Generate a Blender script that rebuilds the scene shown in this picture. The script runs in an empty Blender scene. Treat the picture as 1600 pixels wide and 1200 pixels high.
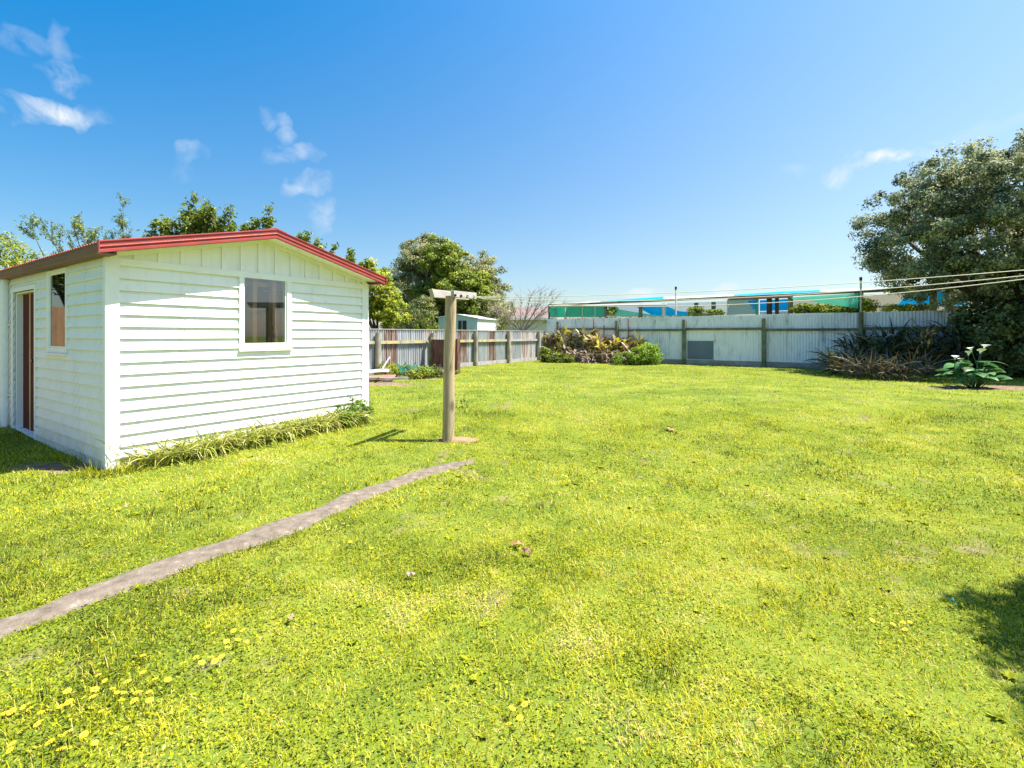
import bpy, math, random
import numpy as np
from mathutils import Vector, Matrix
R = math.radians
random.seed(7)
rng = np.random.default_rng(11)
scn = bpy.context.scene
col = scn.collection
F, HZ, EYE = 760.0, 523.0, 1.3           # focal length in photo pixels, horizon row, eye height

# ------------------------------------------------------------------ helpers
def sstep(a, b, x):
    t = np.clip((x - a) / (b - a), 0, 1); return t * t * (3 - 2 * t)
def gz(x, y):                            # lawn height: rises gently towards the back
    return 0.15 * sstep(4.5, 9.5, y) + 0.008 * np.sin(x * 1.7 + 1) * np.sin(y * 1.3)
def ground(px, py):                      # where a pixel row of the lawn lies
    z = 0.0
    for _ in range(6):
        Y = F * (EYE - z) / (py - HZ); X = (px - 800) / F * Y; z = float(gz(X, Y))
    return X, Y, z
def at(px, py, Y):
    return Vector(((px - 800) / F * Y, Y, EYE + (HZ - py) / F * Y))

def lnk(name, me, parent=None, mat=None):
    o = bpy.data.objects.new(name, me); col.objects.link(o)
    if parent: o.parent = parent
    if mat:
        for m in (mat if isinstance(mat, (list, tuple)) else [mat]): me.materials.append(m)
    return o
def tag(o, label=None, cat=None, group=None, kind=None):
    if label: o['label'] = label
    if cat: o['category'] = cat
    if group: o['group'] = group
    if kind: o['kind'] = kind
    return o
def empty(name, loc=(0, 0, 0), rz=0.0):
    o = bpy.data.objects.new(name, None); col.objects.link(o)
    o.location = loc; o.rotation_euler = (0, 0, rz); o.empty_display_size = 0.2
    return o
def copy_tree(o, parent=None):
    c = o.copy(); col.objects.link(c); c.parent = parent
    for ch in [q for q in col.objects if q.parent == o]: copy_tree(ch, c)
    return c

def mesh_np(name, V, faces, parent=None, mat=None, attrs=None, smooth=False):
    """V (N,3); faces list of int arrays (M,k)."""
    me = bpy.data.meshes.new(name)
    V = np.ascontiguousarray(V, dtype=np.float32)
    me.vertices.add(len(V)); me.vertices.foreach_set('co', V.ravel())
    loops = np.concatenate([f.ravel() for f in faces]).astype(np.int32)
    tot = np.concatenate([np.full(len(f), f.shape[1], np.int32) for f in faces])
    st = np.concatenate([[0], np.cumsum(tot)[:-1]]).astype(np.int32)
    me.loops.add(len(loops)); me.loops.foreach_set('vertex_index', loops)
    me.polygons.add(len(tot)); me.polygons.foreach_set('loop_start', st)
    me.polygons.foreach_set('loop_total', tot)
    if smooth: me.polygons.foreach_set('use_smooth', np.ones(len(tot), bool))
    for k, a in (attrs or {}).items():
        at_ = me.attributes.new(k, 'FLOAT', 'POINT'); at_.data.foreach_set('value', np.ascontiguousarray(a, dtype=np.float32))
    me.update(); me.validate()
    return lnk(name, me, parent, mat)

class MB:
    def __init__(s): s.v = []; s.f = []; s.m = []; s.sm = []
    def add(s, vs, fs, mi=0, sm=False):
        n = len(s.v); s.v += [tuple(p) for p in vs]
        for f in fs: s.f.append(tuple(i + n for i in f)); s.m.append(mi); s.sm.append(sm)
    def box(s, x0, x1, y0, y1, z0, z1, mi=0):
        s.add([(x, y, z) for z in (z0, z1) for y in (y0, y1) for x in (x0, x1)],
              [(0, 2, 3, 1), (4, 5, 7, 6), (0, 1, 5, 4), (2, 6, 7, 3), (0, 4, 6, 2), (1, 3, 7, 5)], mi)
    def prism(s, poly, d, mi=0):             # poly: list of 3d points (planar), d: offset vector
        n = len(poly); P = [Vector(p) for p in poly]; d = Vector(d)
        s.add(P + [p + d for p in P], [tuple(range(n))[::-1], tuple(range(n, 2 * n))] +
              [(i, (i + 1) % n, (i + 1) % n + n, i + n) for i in range(n)], mi)
    def tube(s, pts, rad, n=8, mi=0, cap=True):
        P = [Vector(p) for p in pts]; rad = rad if hasattr(rad, '__len__') else [rad] * len(P)
        vs = []; up = Vector((0.13, 0.21, 1)).normalized()
        for i, p in enumerate(P):
            t = (P[min(i + 1, len(P) - 1)] - P[max(i - 1, 0)]).normalized()
            a = t.cross(up)
            if a.length < 1e-2: a = t.cross(Vector((1, 0, 0)))
            a.normalize(); b = t.cross(a)
            for k in range(n):
                an = 2 * math.pi * k / n
                vs.append(p + (a * math.cos(an) + b * math.sin(an)) * rad[i])
        fs = [(i * n + k, i * n + (k + 1) % n, (i + 1) * n + (k + 1) % n, (i + 1) * n + k)
              for i in range(len(P) - 1) for k in range(n)]
        s.add(vs, fs, mi, True)
        if cap:
            s.add(vs[:n], [tuple(range(n))], mi); s.add(vs[-n:], [tuple(range(n))[::-1]], mi)
    def build(s, name, mat=None, parent=None, bevel=0):
        me = bpy.data.meshes.new(name); me.from_pydata(s.v, [], s.f)
        me.polygons.foreach_set('material_index', s.m); me.polygons.foreach_set('use_smooth', s.sm)
        me.update()
        o = lnk(name, me, parent, mat)
        if bevel:
            b = o.modifiers.new('b', 'BEVEL'); b.width = bevel; b.segments = 2; b.limit_method = 'ANGLE'
        return o

def vnoise(x, y, s, seed=0):                 # value noise 0..1
    x = x * s + seed * 17.3 + 1000; y = y * s + seed * 7.9 + 1000
    xi = np.floor(x).astype(np.int64); yi = np.floor(y).astype(np.int64); fx = x - xi; fy = y - yi
    fx = fx * fx * (3 - 2 * fx); fy = fy * fy * (3 - 2 * fy)
    def h(a, b):
        n = (a * 374761393 + b * 668265263 + seed * 1442695) & 0x7fffffff
        n = ((n ^ (n >> 13)) * 1274126177) & 0x7fffffff
        return ((n ^ (n >> 16)) & 0xffff) / 65535.0
    return (h(xi, yi) * (1 - fx) + h(xi + 1, yi) * fx) * (1 - fy) + (h(xi, yi + 1) * (1 - fx) + h(xi + 1, yi + 1) * fx) * fy

def ribbons(base, az, L, W, e0, droop, nseg=3, prof='blade', roll=None):
    """vectorised curved leaves; returns V, faces, per-vertex s"""
    N = len(base); az = np.broadcast_to(az, N); L = np.broadcast_to(L, N); W = np.broadcast_to(W, N)
    e0 = np.broadcast_to(e0, N); droop = np.broadcast_to(droop, N)
    h = np.stack([np.cos(az), np.sin(az), np.zeros(N)], 1)
    sd = np.stack([-np.sin(az), np.cos(az), np.zeros(N)], 1)
    if roll is not None:
        sd = sd * np.cos(roll)[:, None] + np.array([0, 0, 1.0])[None] * np.sin(roll)[:, None]
    p = base.copy(); rows = []; ss = []
    for k in range(nseg + 1):
        s = k / nseg
        if prof == 'blade': w = W * (1 - s) ** 0.7 * 0.5
        elif prof == 'strap': w = W * (1 - s ** 3) * 0.5
        else: w = W * (math.sin(math.pi * min(1, (s * 0.93 + 0.07)) ** 0.75)) * 0.5
        w = np.maximum(w, 0.0004)
        rows.append(p - sd * w[:, None]); rows.append(p + sd * w[:, None]); ss += [s, s]
        a = e0 - droop * (s + 0.5 / nseg)
        p = p + (h * np.cos(a)[:, None] + np.array([0, 0, 1.0])[None] * np.sin(a)[:, None]) * (L / nseg)[:, None]
    V = np.stack(rows, 1); m = V.shape[1]
    idx = (np.arange(N) * m)[:, None]
    fs = [np.concatenate([idx + 2 * k, idx + 2 * k + 1, idx + 2 * k + 3, idx + 2 * k + 2], 1) for k in range(nseg)]
    return V.reshape(-1, 3), [np.concatenate(fs)], np.tile(ss, N), m

def leaves(P, Nrm, size, aspect=0.5):
    """diamond leaves folded along the rib, centred on P facing Nrm"""
    N = len(P); r = rng.normal(size=(N, 3)); a = np.cross(Nrm, r); a /= np.linalg.norm(a, axis=1)[:, None] + 1e-9
    b = np.cross(Nrm, a); s = np.broadcast_to(size, N)[:, None]
    v0 = P - a * s * .5; v2 = P + a * s * .5 - Nrm * s * .12
    v1 = P + b * s * aspect * .5 + Nrm * s * .1 - a * s * .05; v3 = P - b * s * aspect * .5 + Nrm * s * .1 - a * s * .05
    V = np.stack([v0, v1, v2, v3], 1).reshape(-1, 3); i = (np.arange(N) * 4)[:, None]
    return V, [np.concatenate([np.concatenate([i, i + 1, i + 2], 1), np.concatenate([i, i + 2, i + 3], 1)])]

# ------------------------------------------------------------------ materials
def new_mat(name):
    m = bpy.data.materials.new(name); m.use_nodes = True; nt = m.node_tree; nt.nodes.clear()
    out = nt.nodes.new('ShaderNodeOutputMaterial'); return m, nt, out
def ramp(nt, stops):
    r = nt.nodes.new('ShaderNodeValToRGB'); e = r.color_ramp.elements
    while len(e) < len(stops): e.new(0.5)
    for i, (p, c) in enumerate(stops): e[i].position = p; e[i].color = (*c, 1)
    return r
def solid(name, c1, c2=None, rough=.6, scale=4, metal=0, bump=0, bscale=60, stretch=(1, 1, 1), stops=None, spec=.4, fac='Fac', lo=.35, hi=.7):
    m, nt, out = new_mat(name); p = nt.nodes.new('ShaderNodeBsdfPrincipled')
    p.inputs['Roughness'].default_value = rough; p.inputs['Metallic'].default_value = metal
    p.inputs['Specular IOR Level'].default_value = spec
    tc = nt.nodes.new('ShaderNodeTexCoord'); mp = nt.nodes.new('ShaderNodeMapping'); mp.inputs['Scale'].default_value = stretch
    nt.links.new(tc.outputs['Object'], mp.inputs['Vector'])
    n = nt.nodes.new('ShaderNodeTexNoise'); n.inputs['Scale'].default_value = scale; n.inputs['Detail'].default_value = 6
    n.inputs['Roughness'].default_value = .65
    nt.links.new(mp.outputs[0], n.inputs['Vector'])
    r = ramp(nt, stops or [(lo, c1), (hi, c2 or c1)]); nt.links.new(n.outputs['Fac'], r.inputs['Fac'])
    nt.links.new(r.outputs['Color'], p.inputs['Base Color'])
    if bump:
        n2 = nt.nodes.new('ShaderNodeTexNoise'); n2.inputs['Scale'].default_value = bscale; n2.inputs['Detail'].default_value = 4
        nt.links.new(mp.outputs[0], n2.inputs['Vector']); b = nt.nodes.new('ShaderNodeBump')
        b.inputs['Strength'].default_value = bump; b.inputs['Distance'].default_value = .01
        nt.links.new(n2.outputs['Fac'], b.inputs['Height']); nt.links.new(b.outputs[0], p.inputs['Normal'])
    nt.links.new(p.outputs[0], out.inputs[0]); return m
def leafm(name, stops, trans=.3, rough=.5, spec=.35, attr='rnd'):
    m, nt, out = new_mat(name); a = nt.nodes.new('ShaderNodeAttribute'); a.attribute_name = attr
    r = ramp(nt, stops); nt.links.new(a.outputs['Fac'], r.inputs['Fac'])
    p = nt.nodes.new('ShaderNodeBsdfPrincipled'); p.inputs['Roughness'].default_value = rough; p.inputs['Specular IOR Level'].default_value = spec
    t = nt.nodes.new('ShaderNodeBsdfTranslucent'); mx = nt.nodes.new('ShaderNodeMixShader'); mx.inputs[0].default_value = trans
    nt.links.new(r.outputs[0], p.inputs['Base Color']); nt.links.new(r.outputs[0], t.inputs['Color'])
    nt.links.new(p.outputs[0], mx.inputs[1]); nt.links.new(t.outputs[0], mx.inputs[2]); nt.links.new(mx.outputs[0], out.inputs[0]); return m
def glassm(name, tint=(1, 1, 1), refl=.12):
    m, nt, out = new_mat(name); t = nt.nodes.new('ShaderNodeBsdfTransparent'); t.inputs[0].default_value = (*tint, 1)
    g = nt.nodes.new('ShaderNodeBsdfGlossy'); g.inputs['Roughness'].default_value = .02
    f = nt.nodes.new('ShaderNodeFresnel'); f.inputs[0].default_value = 1.5
    ad = nt.nodes.new('ShaderNodeMath'); ad.operation = 'ADD'; ad.inputs[1].default_value = refl; ad.use_clamp = True
    mx = nt.nodes.new('ShaderNodeMixShader'); nt.links.new(f.outputs[0], ad.inputs[0]); nt.links.new(ad.outputs[0], mx.inputs[0])
    nt.links.new(t.outputs[0], mx.inputs[1]); nt.links.new(g.outputs[0], mx.inputs[2]); nt.links.new(mx.outputs[0], out.inputs[0]); return m
def clothm(name, c, alpha=.75, rough=.8, tr_=.55):
    m, nt, out = new_mat(name); p = nt.nodes.new('ShaderNodeBsdfPrincipled'); p.inputs['Base Color'].default_value = (*c, 1)
    p.inputs['Roughness'].default_value = rough
    t = nt.nodes.new('ShaderNodeBsdfTranslucent'); t.inputs[0].default_value = (*c, 1)
    mx = nt.nodes.new('ShaderNodeMixShader'); mx.inputs[0].default_value = tr_
    tr = nt.nodes.new('ShaderNodeBsdfTransparent'); mx2 = nt.nodes.new('ShaderNodeMixShader'); mx2.inputs[0].default_value = alpha
    nt.links.new(p.outputs[0], mx.inputs[1]); nt.links.new(t.outputs[0], mx.inputs[2])
    nt.links.new(tr.outputs[0], mx2.inputs[1]); nt.links.new(mx.outputs[0], mx2.inputs[2]); nt.links.new(mx2.outputs[0], out.inputs[0]); return m

M = {}
M['white'] = solid('white_paint', (.80, .80, .755), (.72, .725, .67), rough=.45, scale=3, bump=.05, bscale=25, stops=[(.3, (.80, .79, .735)), (.5, (.86, .85, .80)), (.8, (.87, .865, .83))])
M['trim'] = solid('trim_paint', (.87, .86, .82), (.80, .79, .745), rough=.4, scale=6, bump=.04)
M['red'] = solid('red_barge', (.27, .042, .034), (.34, .06, .05), rough=.38, scale=5, spec=.45)
M['roofred'] = solid('roof_red', (.34, .06, .05), (.42, .10, .08), rough=.5, scale=4)
M['brown'] = solid('brown_gutter', (.16, .075, .05), (.22, .115, .085), rough=.55, scale=3, stretch=(1, .3, 1), spec=.25)
M['door'] = solid('door_red', (.085, .020, .014), (.12, .028, .020), rough=.75, spec=.1, scale=3, stretch=(1, 1, .3))
M['timber_in'] = solid('stud_timber', (.60, .30, .16), (.72, .42, .25), rough=.7, scale=4, stretch=(1, 1, .2))
M['lining'] = solid('lining_grey', (.30, .30, .32), (.42, .42, .44), rough=.8, scale=3)
M['glass'] = glassm('window_glass', (.93, .95, .95), .06)
M['concrete'] = solid('old_concrete', None, rough=.9, scale=16, bump=.8, bscale=110, stops=[(.25, (.07, .052, .036)), (.45, (.15, .115, .082)), (.60, (.195, .155, .114)), (.75, (.33, .28, .22))])
M['soil'] = solid('bare_soil', (.20, .125, .075), (.34, .24, .15), rough=.95, scale=9, bump=.8, bscale=40)
M['clay'] = solid('orange_clay', (.26, .12, .06), (.38, .22, .13), rough=.95, scale=14, bump=.8, bscale=50)
M['post'] = solid('treated_post', None, rough=.8, scale=9, stretch=(2.4, 2.4, .14), bump=.5, bscale=24,
                  stops=[(.30, (.12, .085, .045)), (.40, (.28, .20, .11)), (.55, (.40, .30, .175)), (.72, (.27, .25, .16))])
def knots(m):
    nt = m.node_tree; p = [n for n in nt.nodes if n.type == 'BSDF_PRINCIPLED'][0]; src = p.inputs['Base Color'].links[0].from_socket
    tc = nt.nodes.new('ShaderNodeTexCoord'); mp = nt.nodes.new('ShaderNodeMapping'); mp.inputs['Scale'].default_value = (5, 5, 2.6); nt.links.new(tc.outputs['Object'], mp.inputs[0])
    v = nt.nodes.new('ShaderNodeTexVoronoi'); v.inputs['Scale'].default_value = 1.0; nt.links.new(mp.outputs[0], v.inputs['Vector'])
    a = nt.nodes.new('ShaderNodeMapRange'); nt.links.new(v.outputs['Distance'], a.inputs['Value']); a.inputs['From Min'].default_value = .10; a.inputs['From Max'].default_value = .24; a.inputs['To Min'].default_value = .8; a.inputs['To Max'].default_value = 0
    mp2 = nt.nodes.new('ShaderNodeMapping'); mp2.inputs['Scale'].default_value = (26, 26, .9); nt.links.new(tc.outputs['Object'], mp2.inputs[0])
    n = nt.nodes.new('ShaderNodeTexNoise'); n.inputs['Scale'].default_value = 1; n.inputs['Detail'].default_value = 3; nt.links.new(mp2.outputs[0], n.inputs['Vector'])
    c = nt.nodes.new('ShaderNodeMapRange'); nt.links.new(n.outputs['Fac'], c.inputs['Value']); c.inputs['From Min'].default_value = .64; c.inputs['From Max'].default_value = .70; c.inputs['To Max'].default_value = .75
    mxx = nt.nodes.new('ShaderNodeMath'); mxx.operation = 'MAXIMUM'; nt.links.new(a.outputs[0], mxx.inputs[0]); nt.links.new(c.outputs[0], mxx.inputs[1])
    mx = nt.nodes.new('ShaderNodeMix'); mx.data_type = 'RGBA'; nt.links.new(mxx.outputs[0], mx.inputs['Factor']); nt.links.new(src, mx.inputs['A']); mx.inputs['B'].default_value = (.10, .065, .035, 1); nt.links.new(mx.outputs['Result'], p.inputs['Base Color'])
knots(M['post'])
M['whitewood'] = solid('flaking_white_beam', None, rough=.7, scale=14, stretch=(1, .4, 1), bump=.3, bscale=40,
                       stops=[(.3, (.18, .14, .11)), (.42, (.34, .30, .27)), (.7, (.44, .41, .39))])
M['endgrain'] = solid('end_grain', (.36, .24, .14), (.28, .20, .13), rough=.8, scale=30)
M['metal_dark'] = solid('dark_metal', (.05, .05, .05), rough=.4, metal=.8)
M['line'] = solid('line_wire', (.62, .57, .42), (.66, .62, .50), rough=.5)
M['weathered'] = solid('grey_weathered_wood', None, rough=.85, scale=9, stretch=(.4, .4, .25), bump=.4, bscale=30,
                       stops=[(.3, (.15, .13, .09)), (.5, (.29, .26, .19)), (.7, (.40, .37, .29))])
M['mossy'] = solid('mossy_wood', None, rough=.9, scale=7, stretch=(.4, .4, .6), bump=.4, bscale=30,
                   stops=[(.3, (.07, .07, .035)), (.5, (.16, .165, .09)), (.72, (.27, .27, .18))])
M['lichen'] = solid('lichen_rail', None, rough=.9, scale=5, stretch=(1, 1, 1), bump=.4, bscale=30,
                    stops=[(.34, (.22, .19, .13)), (.5, (.36, .32, .22)), (.6, (.50, .38, .07)), (.8, (.42, .36, .20))])
M['base'] = solid('base_board', None, rough=.85, scale=6, stretch=(1, .3, .6), bump=.3,
                  stops=[(.3, (.20, .18, .155)), (.55, (.34, .315, .28)), (.75, (.42, .40, .36))])
def corrm(name, stops, sc=3, st=(1, 1, .35), rough=.55, metal=0.0): return solid(name, None, rough=rough, scale=sc, stretch=st, stops=stops, metal=metal, spec=.3)
M['cwhite'] = corrm('white_corrugated', [(.27, (.34, .27, .21)), (.34, (.66, .65, .63)), (.45, (.84, .81, .81)), (.7, (.89, .86, .86))], 5)
M['cwhite2'] = corrm('chalky_corrugated', [(.30, (.26, .27, .22)), (.38, (.60, .60, .56)), (.5, (.79, .76, .75)), (.7, (.86, .83, .82))], 6, (1, 1, .25))
M['cblue'] = corrm('pale_blue_iron', [(.3, (.20, .16, .14)), (.42, (.24, .25, .25)), (.56, (.36, .38, .385)), (.75, (.52, .52, .50))], 8, (1.6, 1.6, .12), .5)
M['crust'] = corrm('rusty_iron', [(.3, (.06, .035, .028)), (.44, (.13, .075, .055)), (.53, (.24, .17, .135)), (.64, (.38, .34, .31))], 8, (1.6, 1.6, .13), .85)
M['cmix'] = corrm('streaked_iron', [(.35, (.22, .11, .08)), (.45, (.36, .28, .24)), (.54, (.50, .47, .44)), (.75, (.58, .57, .56))], 7, (1.5, 1.5, .14), .7)
M['cpatch'] = corrm('slate_iron_patch', [(.3, (.13, .165, .20)), (.7, (.17, .21, .25))], 3)
M['rustred'] = solid('rust_red_sheet', None, rough=.85, scale=9, stops=[(.34, (.045, .03, .02)), (.46, (.13, .055, .035)), (.56, (.20, .085, .055)), (.66, (.27, .19, .14))], stretch=(1.6, 1.6, .25))
M['rustbar'] = solid('rusty_bar', (.18, .08, .06), (.30, .16, .13), rough=.9)
M['pinkiron'] = solid('faded_red_iron', (.28, .10, .075), (.36, .17, .13), rough=.8, scale=5)
M['plank'] = solid('bleached_plank', (.28, .25, .22), (.42, .39, .36), rough=.85, scale=7, stretch=(.3, 1, 1), bump=.3)
M['darkwood'] = solid('dark_brown_wood', (.035, .022, .018), (.07, .045, .035), rough=.8, scale=6, stretch=(1, 1, .3))
M['tealcloth'] = clothm('teal_net', (.02, .20, .16), .80)
M['greencloth'] = clothm('green_shade_cloth', (.0, .50, .38), .82, .8, .65)
M['greencloth2'] = clothm('pale_green_cloth', (.10, .62, .42), .62, .8, .65)
M['bluetarp'] = clothm('blue_tarp', (.0, .60, .92), .99, .5, .65)
M['whitesheet'] = clothm('white_sheet', (.74, .75, .78), .99, .6)
M['greysheet'] = clothm('clear_sheet', (.42, .52, .50), .85, .6)
M['beige'] = clothm('beige_sheet', (.80, .72, .64), .99, .8, .5) or solid('beige_sheet2', (.52, .48, .43), (.60, .56, .52), rough=.8, scale=2)
M['creampole'] = solid('cream_pole', (.60, .56, .48), (.66, .62, .56), rough=.5)
M['bluegreen'] = solid('pale_blue_steel', (.36, .47, .48), (.42, .53, .53), rough=.5, scale=2)
M['greyroof'] = solid('light_grey_roof', (.50, .52, .53), (.58, .60, .60), rough=.5, scale=2)
M['mauveroof'] = solid('mauve_tile_roof', (.16, .105, .095), (.22, .155, .14), rough=.85, scale=3)
M['palewall'] = solid('pale_render', (.52, .50, .50), (.58, .57, .56), rough=.85, scale=2)
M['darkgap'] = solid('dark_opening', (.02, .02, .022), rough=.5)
M['bark'] = solid('bark', (.06, .045, .032), (.13, .10, .075), rough=.95, scale=8, stretch=(1, 1, .3), bump=.6, bscale=20)
M['twig'] = solid('grey_twig', (.24, .18, .15), (.36, .29, .25), rough=.9, scale=6)

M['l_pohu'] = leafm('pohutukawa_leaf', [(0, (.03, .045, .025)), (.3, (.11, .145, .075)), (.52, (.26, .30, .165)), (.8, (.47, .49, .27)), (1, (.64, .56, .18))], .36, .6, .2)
M['l_olive'] = leafm('olive_leaf', [(0, (.06, .07, .025)), (.35, (.21, .22, .075)), (.7, (.42, .41, .17)), (1, (.56, .51, .28))], .36)
M['l_green'] = leafm('bright_leaf', [(0, (.05, .075, .010)), (.4, (.16, .21, .018)), (.8, (.32, .37, .03)), (1, (.46, .46, .06))], .42)
M['l_lemon'] = leafm('lemon_leaf', [(0, (.06, .08, .008)), (.4, (.22, .28, .015)), (.8, (.46, .48, .03)), (1, (.62, .52, .03))], .4)
M['l_plum'] = leafm('plum_leaf', [(0, (.05, .08, .015)), (.5, (.19, .25, .035)), (.9, (.38, .42, .07)), (1, (.44, .42, .08))], .45)
M['l_feather'] = leafm('feathery_leaf', [(0, (.05, .09, .03)), (.5, (.20, .27, .06)), (.9, (.42, .44, .06))], .4)
M['l_dark'] = leafm('dark_understorey', [(0, (.03, .045, .016)), (.5, (.11, .15, .045)), (.9, (.26, .27, .09)), (1, (.46, .40, .11))], .35)
M['l_canna'] = leafm('canna_leaf', [(0, (.10, .05, .03)), (.25, (.34, .24, .17)), (.45, (.24, .26, .03)), (.75, (.58, .50, .03)), (.86, (.62, .46, .08)), (1, (.66, .55, .44))], .35)
M['l_straw'] = leafm('dead_straw', [(0, (.10, .06, .035)), (.5, (.25, .17, .11)), (1, (.48, .38, .28))], .15)
M['l_ginger'] = leafm('dark_strap_leaf', [(0, (.03, .032, .014)), (.4, (.09, .10, .035)), (.65, (.17, .17, .065)), (.8, (.24, .19, .10)), (1, (.46, .38, .25))], .3, .55, .2)
M['l_bush'] = leafm('bush_leaf', [(0, (.05, .10, .010)), (.5, (.20, .32, .02)), (1, (.40, .52, .05))], .4)
M['l_strap'] = leafm('pale_strap_leaf', [(0, (.08, .13, .015)), (.4, (.22, .28, .03)), (.75, (.42, .42, .07)), (1, (.58, .50, .22))], .35)
M['l_brown'] = leafm('brown_litter_leaf', [(0, (.05, .035, .016)), (.55, (.15, .12, .055)), (.85, (.28, .22, .12)), (1, (.44, .36, .23))], .15)
M['l_arum'] = leafm('arum_leaf', [(0, (.04, .13, .035)), (1, (.11, .26, .07))], .3, .35, .5)
M['petalwhite'] = solid('white_spathe', (.80, .80, .74), (.84, .84, .80), rough=.5)
M['petalyellow'] = solid('yellow_petal', (.84, .60, .015), (.86, .66, .04), rough=.6)
M['petalcore'] = solid('daisy_core', (.34, .20, .01), (.28, .22, .015), rough=.8)
M['yellow'] = solid('lemon_fruit', (.75, .50, .02), (.8, .6, .05), rough=.5)
M['g_blade'] = leafm('grass_blade', [(0, (.07, .05, .025)), (.05, (.03, .05, .006)), (.18, (.12, .155, .008)), (.36, (.32, .35, .011)), (.62, (.54, .495, .020)), (.82, (.63, .55, .06)), (1, (.66, .52, .24))], .42, .75, .08)
M['g_clover'] = leafm('clover_leaf', [(0, (.05, .09, .010)), (.45, (.30, .34, .014)), (.85, (.50, .48, .05)), (1, (.54, .53, .24))], .38, .7, .1)
def weather(m):
    nt = m.node_tree; p = [n for n in nt.nodes if n.type == 'BSDF_PRINCIPLED'][0]; src = p.inputs['Base Color'].links[0].from_socket
    tc = nt.nodes.new('ShaderNodeTexCoord'); sp = nt.nodes.new('ShaderNodeSeparateXYZ'); nt.links.new(tc.outputs['Object'], sp.inputs[0])
    n = nt.nodes.new('ShaderNodeTexNoise'); n.inputs['Scale'].default_value = 6; n.inputs['Detail'].default_value = 8; nt.links.new(tc.outputs['Object'], n.inputs['Vector'])
    a = nt.nodes.new('ShaderNodeMath'); a.operation = 'MULTIPLY_ADD'; nt.links.new(n.outputs['Fac'], a.inputs[0]); a.inputs[1].default_value = -.5; nt.links.new(sp.outputs['Z'], a.inputs[2])
    mr = nt.nodes.new('ShaderNodeMapRange'); nt.links.new(a.outputs[0], mr.inputs['Value']); mr.inputs['From Min'].default_value = -.30; mr.inputs['From Max'].default_value = .12; mr.inputs['To Min'].default_value = .75; mr.inputs['To Max'].default_value = 0
    mp = nt.nodes.new('ShaderNodeMapping'); mp.inputs['Scale'].default_value = (9, 9, .7); nt.links.new(tc.outputs['Object'], mp.inputs[0])
    n2 = nt.nodes.new('ShaderNodeTexNoise'); n2.inputs['Scale'].default_value = 1.5; n2.inputs['Detail'].default_value = 6; nt.links.new(mp.outputs[0], n2.inputs['Vector'])
    m2 = nt.nodes.new('ShaderNodeMapRange'); nt.links.new(n2.outputs['Fac'], m2.inputs['Value']); m2.inputs['From Min'].default_value = .52; m2.inputs['From Max'].default_value = .78; m2.inputs['To Max'].default_value = .28
    ad = nt.nodes.new('ShaderNodeMath'); ad.operation = 'MAXIMUM'; nt.links.new(mr.outputs[0], ad.inputs[0]); nt.links.new(m2.outputs[0], ad.inputs[1])
    mx = nt.nodes.new('ShaderNodeMix'); mx.data_type = 'RGBA'; nt.links.new(ad.outputs[0], mx.inputs['Factor']); nt.links.new(src, mx.inputs['A']); mx.inputs['B'].default_value = (.47, .46, .36, 1)
    nt.links.new(mx.outputs['Result'], p.inputs['Base Color'])
weather(M['white'])
# ------------------------------------------------------------------ shed frame
RZ = math.atan2(.832, .554)
CX, CY = -3.875, 4.66
def shed_loc(t, s, z=0): return Vector((CX + .554 * t - .832 * s, CY + .832 * t + .554 * s, z))

# ------------------------------------------------------------------ the ground and the path
def path_poly():
    up = [(-160, 1022), (0, 969), (54, 953), (85, 938), (113, 924), (159, 909), (241, 878), (326, 851), (350, 846), (416, 818), (480, 800), (500, 793), (532, 774), (590, 757), (637, 740), (691, 725), (742, 721)]
    lo = [(-160, 1066), (0, 1000), (57, 976), (105, 960), (170, 934), (255, 905), (298, 888), (350, 867), (402, 855), (470, 829), (511, 808), (513, 806), (538, 797), (581, 778), (633, 757), (680, 741), (742, 724)]
    return [ground(*p) for p in up], [ground(*p) for p in lo]
UP, LO = path_poly()
# resample both edges
def resamp(P, n):
    P = np.array(P)[:, :2]; d = np.r_[0, np.cumsum(np.linalg.norm(np.diff(P, axis=0), axis=1))]
    t = np.linspace(0, d[-1], n); return np.stack([np.interp(t, d, P[:, 0]), np.interp(t, d, P[:, 1])], 1)
NP_ = 260
def smooth(P, w=9):
    Q = np.concatenate([np.repeat(P[:1], w, 0), P, np.repeat(P[-1:], w, 0)]); k = np.hanning(2 * w + 3)[1:-1]; k /= k.sum()
    return np.stack([np.convolve(Q[:, i], k, 'valid') for i in (0, 1)], 1)
PU, PL = smooth(resamp(UP, NP_)), smooth(resamp(LO, NP_))
wob = (vnoise(np.arange(NP_) * 1., np.zeros(NP_), .35, 3) - .5) * .022 + (vnoise(np.arange(NP_) * 1., np.zeros(NP_), .09, 4) - .5) * .008
wob2 = (vnoise(np.arange(NP_) * 1., np.zeros(NP_), .4, 5) - .5) * .022 + (vnoise(np.arange(NP_) * 1., np.zeros(NP_), .1, 6) - .5) * .008
dirn = PL - PU; wd = np.linalg.norm(dirn, axis=1)[:, None]; dirn = dirn / (wd + 1e-6)
PU = PU + dirn * np.minimum(wob[:, None], wd * .3); PL = PL + dirn * np.minimum(wob2[:, None], wd * .3)
K = 7; ws = np.linspace(0, 1, K)
PV = PU[:, None, :] * (1 - ws[None, :, None]) + PL[:, None, :] * ws[None, :, None]
pz = gz(PV[..., 0], PV[..., 1]) + .012 + .006 * (vnoise(PV[..., 0], PV[..., 1], 9, 2)) - .014 * (np.abs(ws - .5)[None] > .45)
V = np.concatenate([PV, pz[..., None]], 2).reshape(-1, 3)
ii = (np.arange(NP_ - 1)[:, None] * K + np.arange(K - 1)[None]).reshape(-1, 1)
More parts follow.
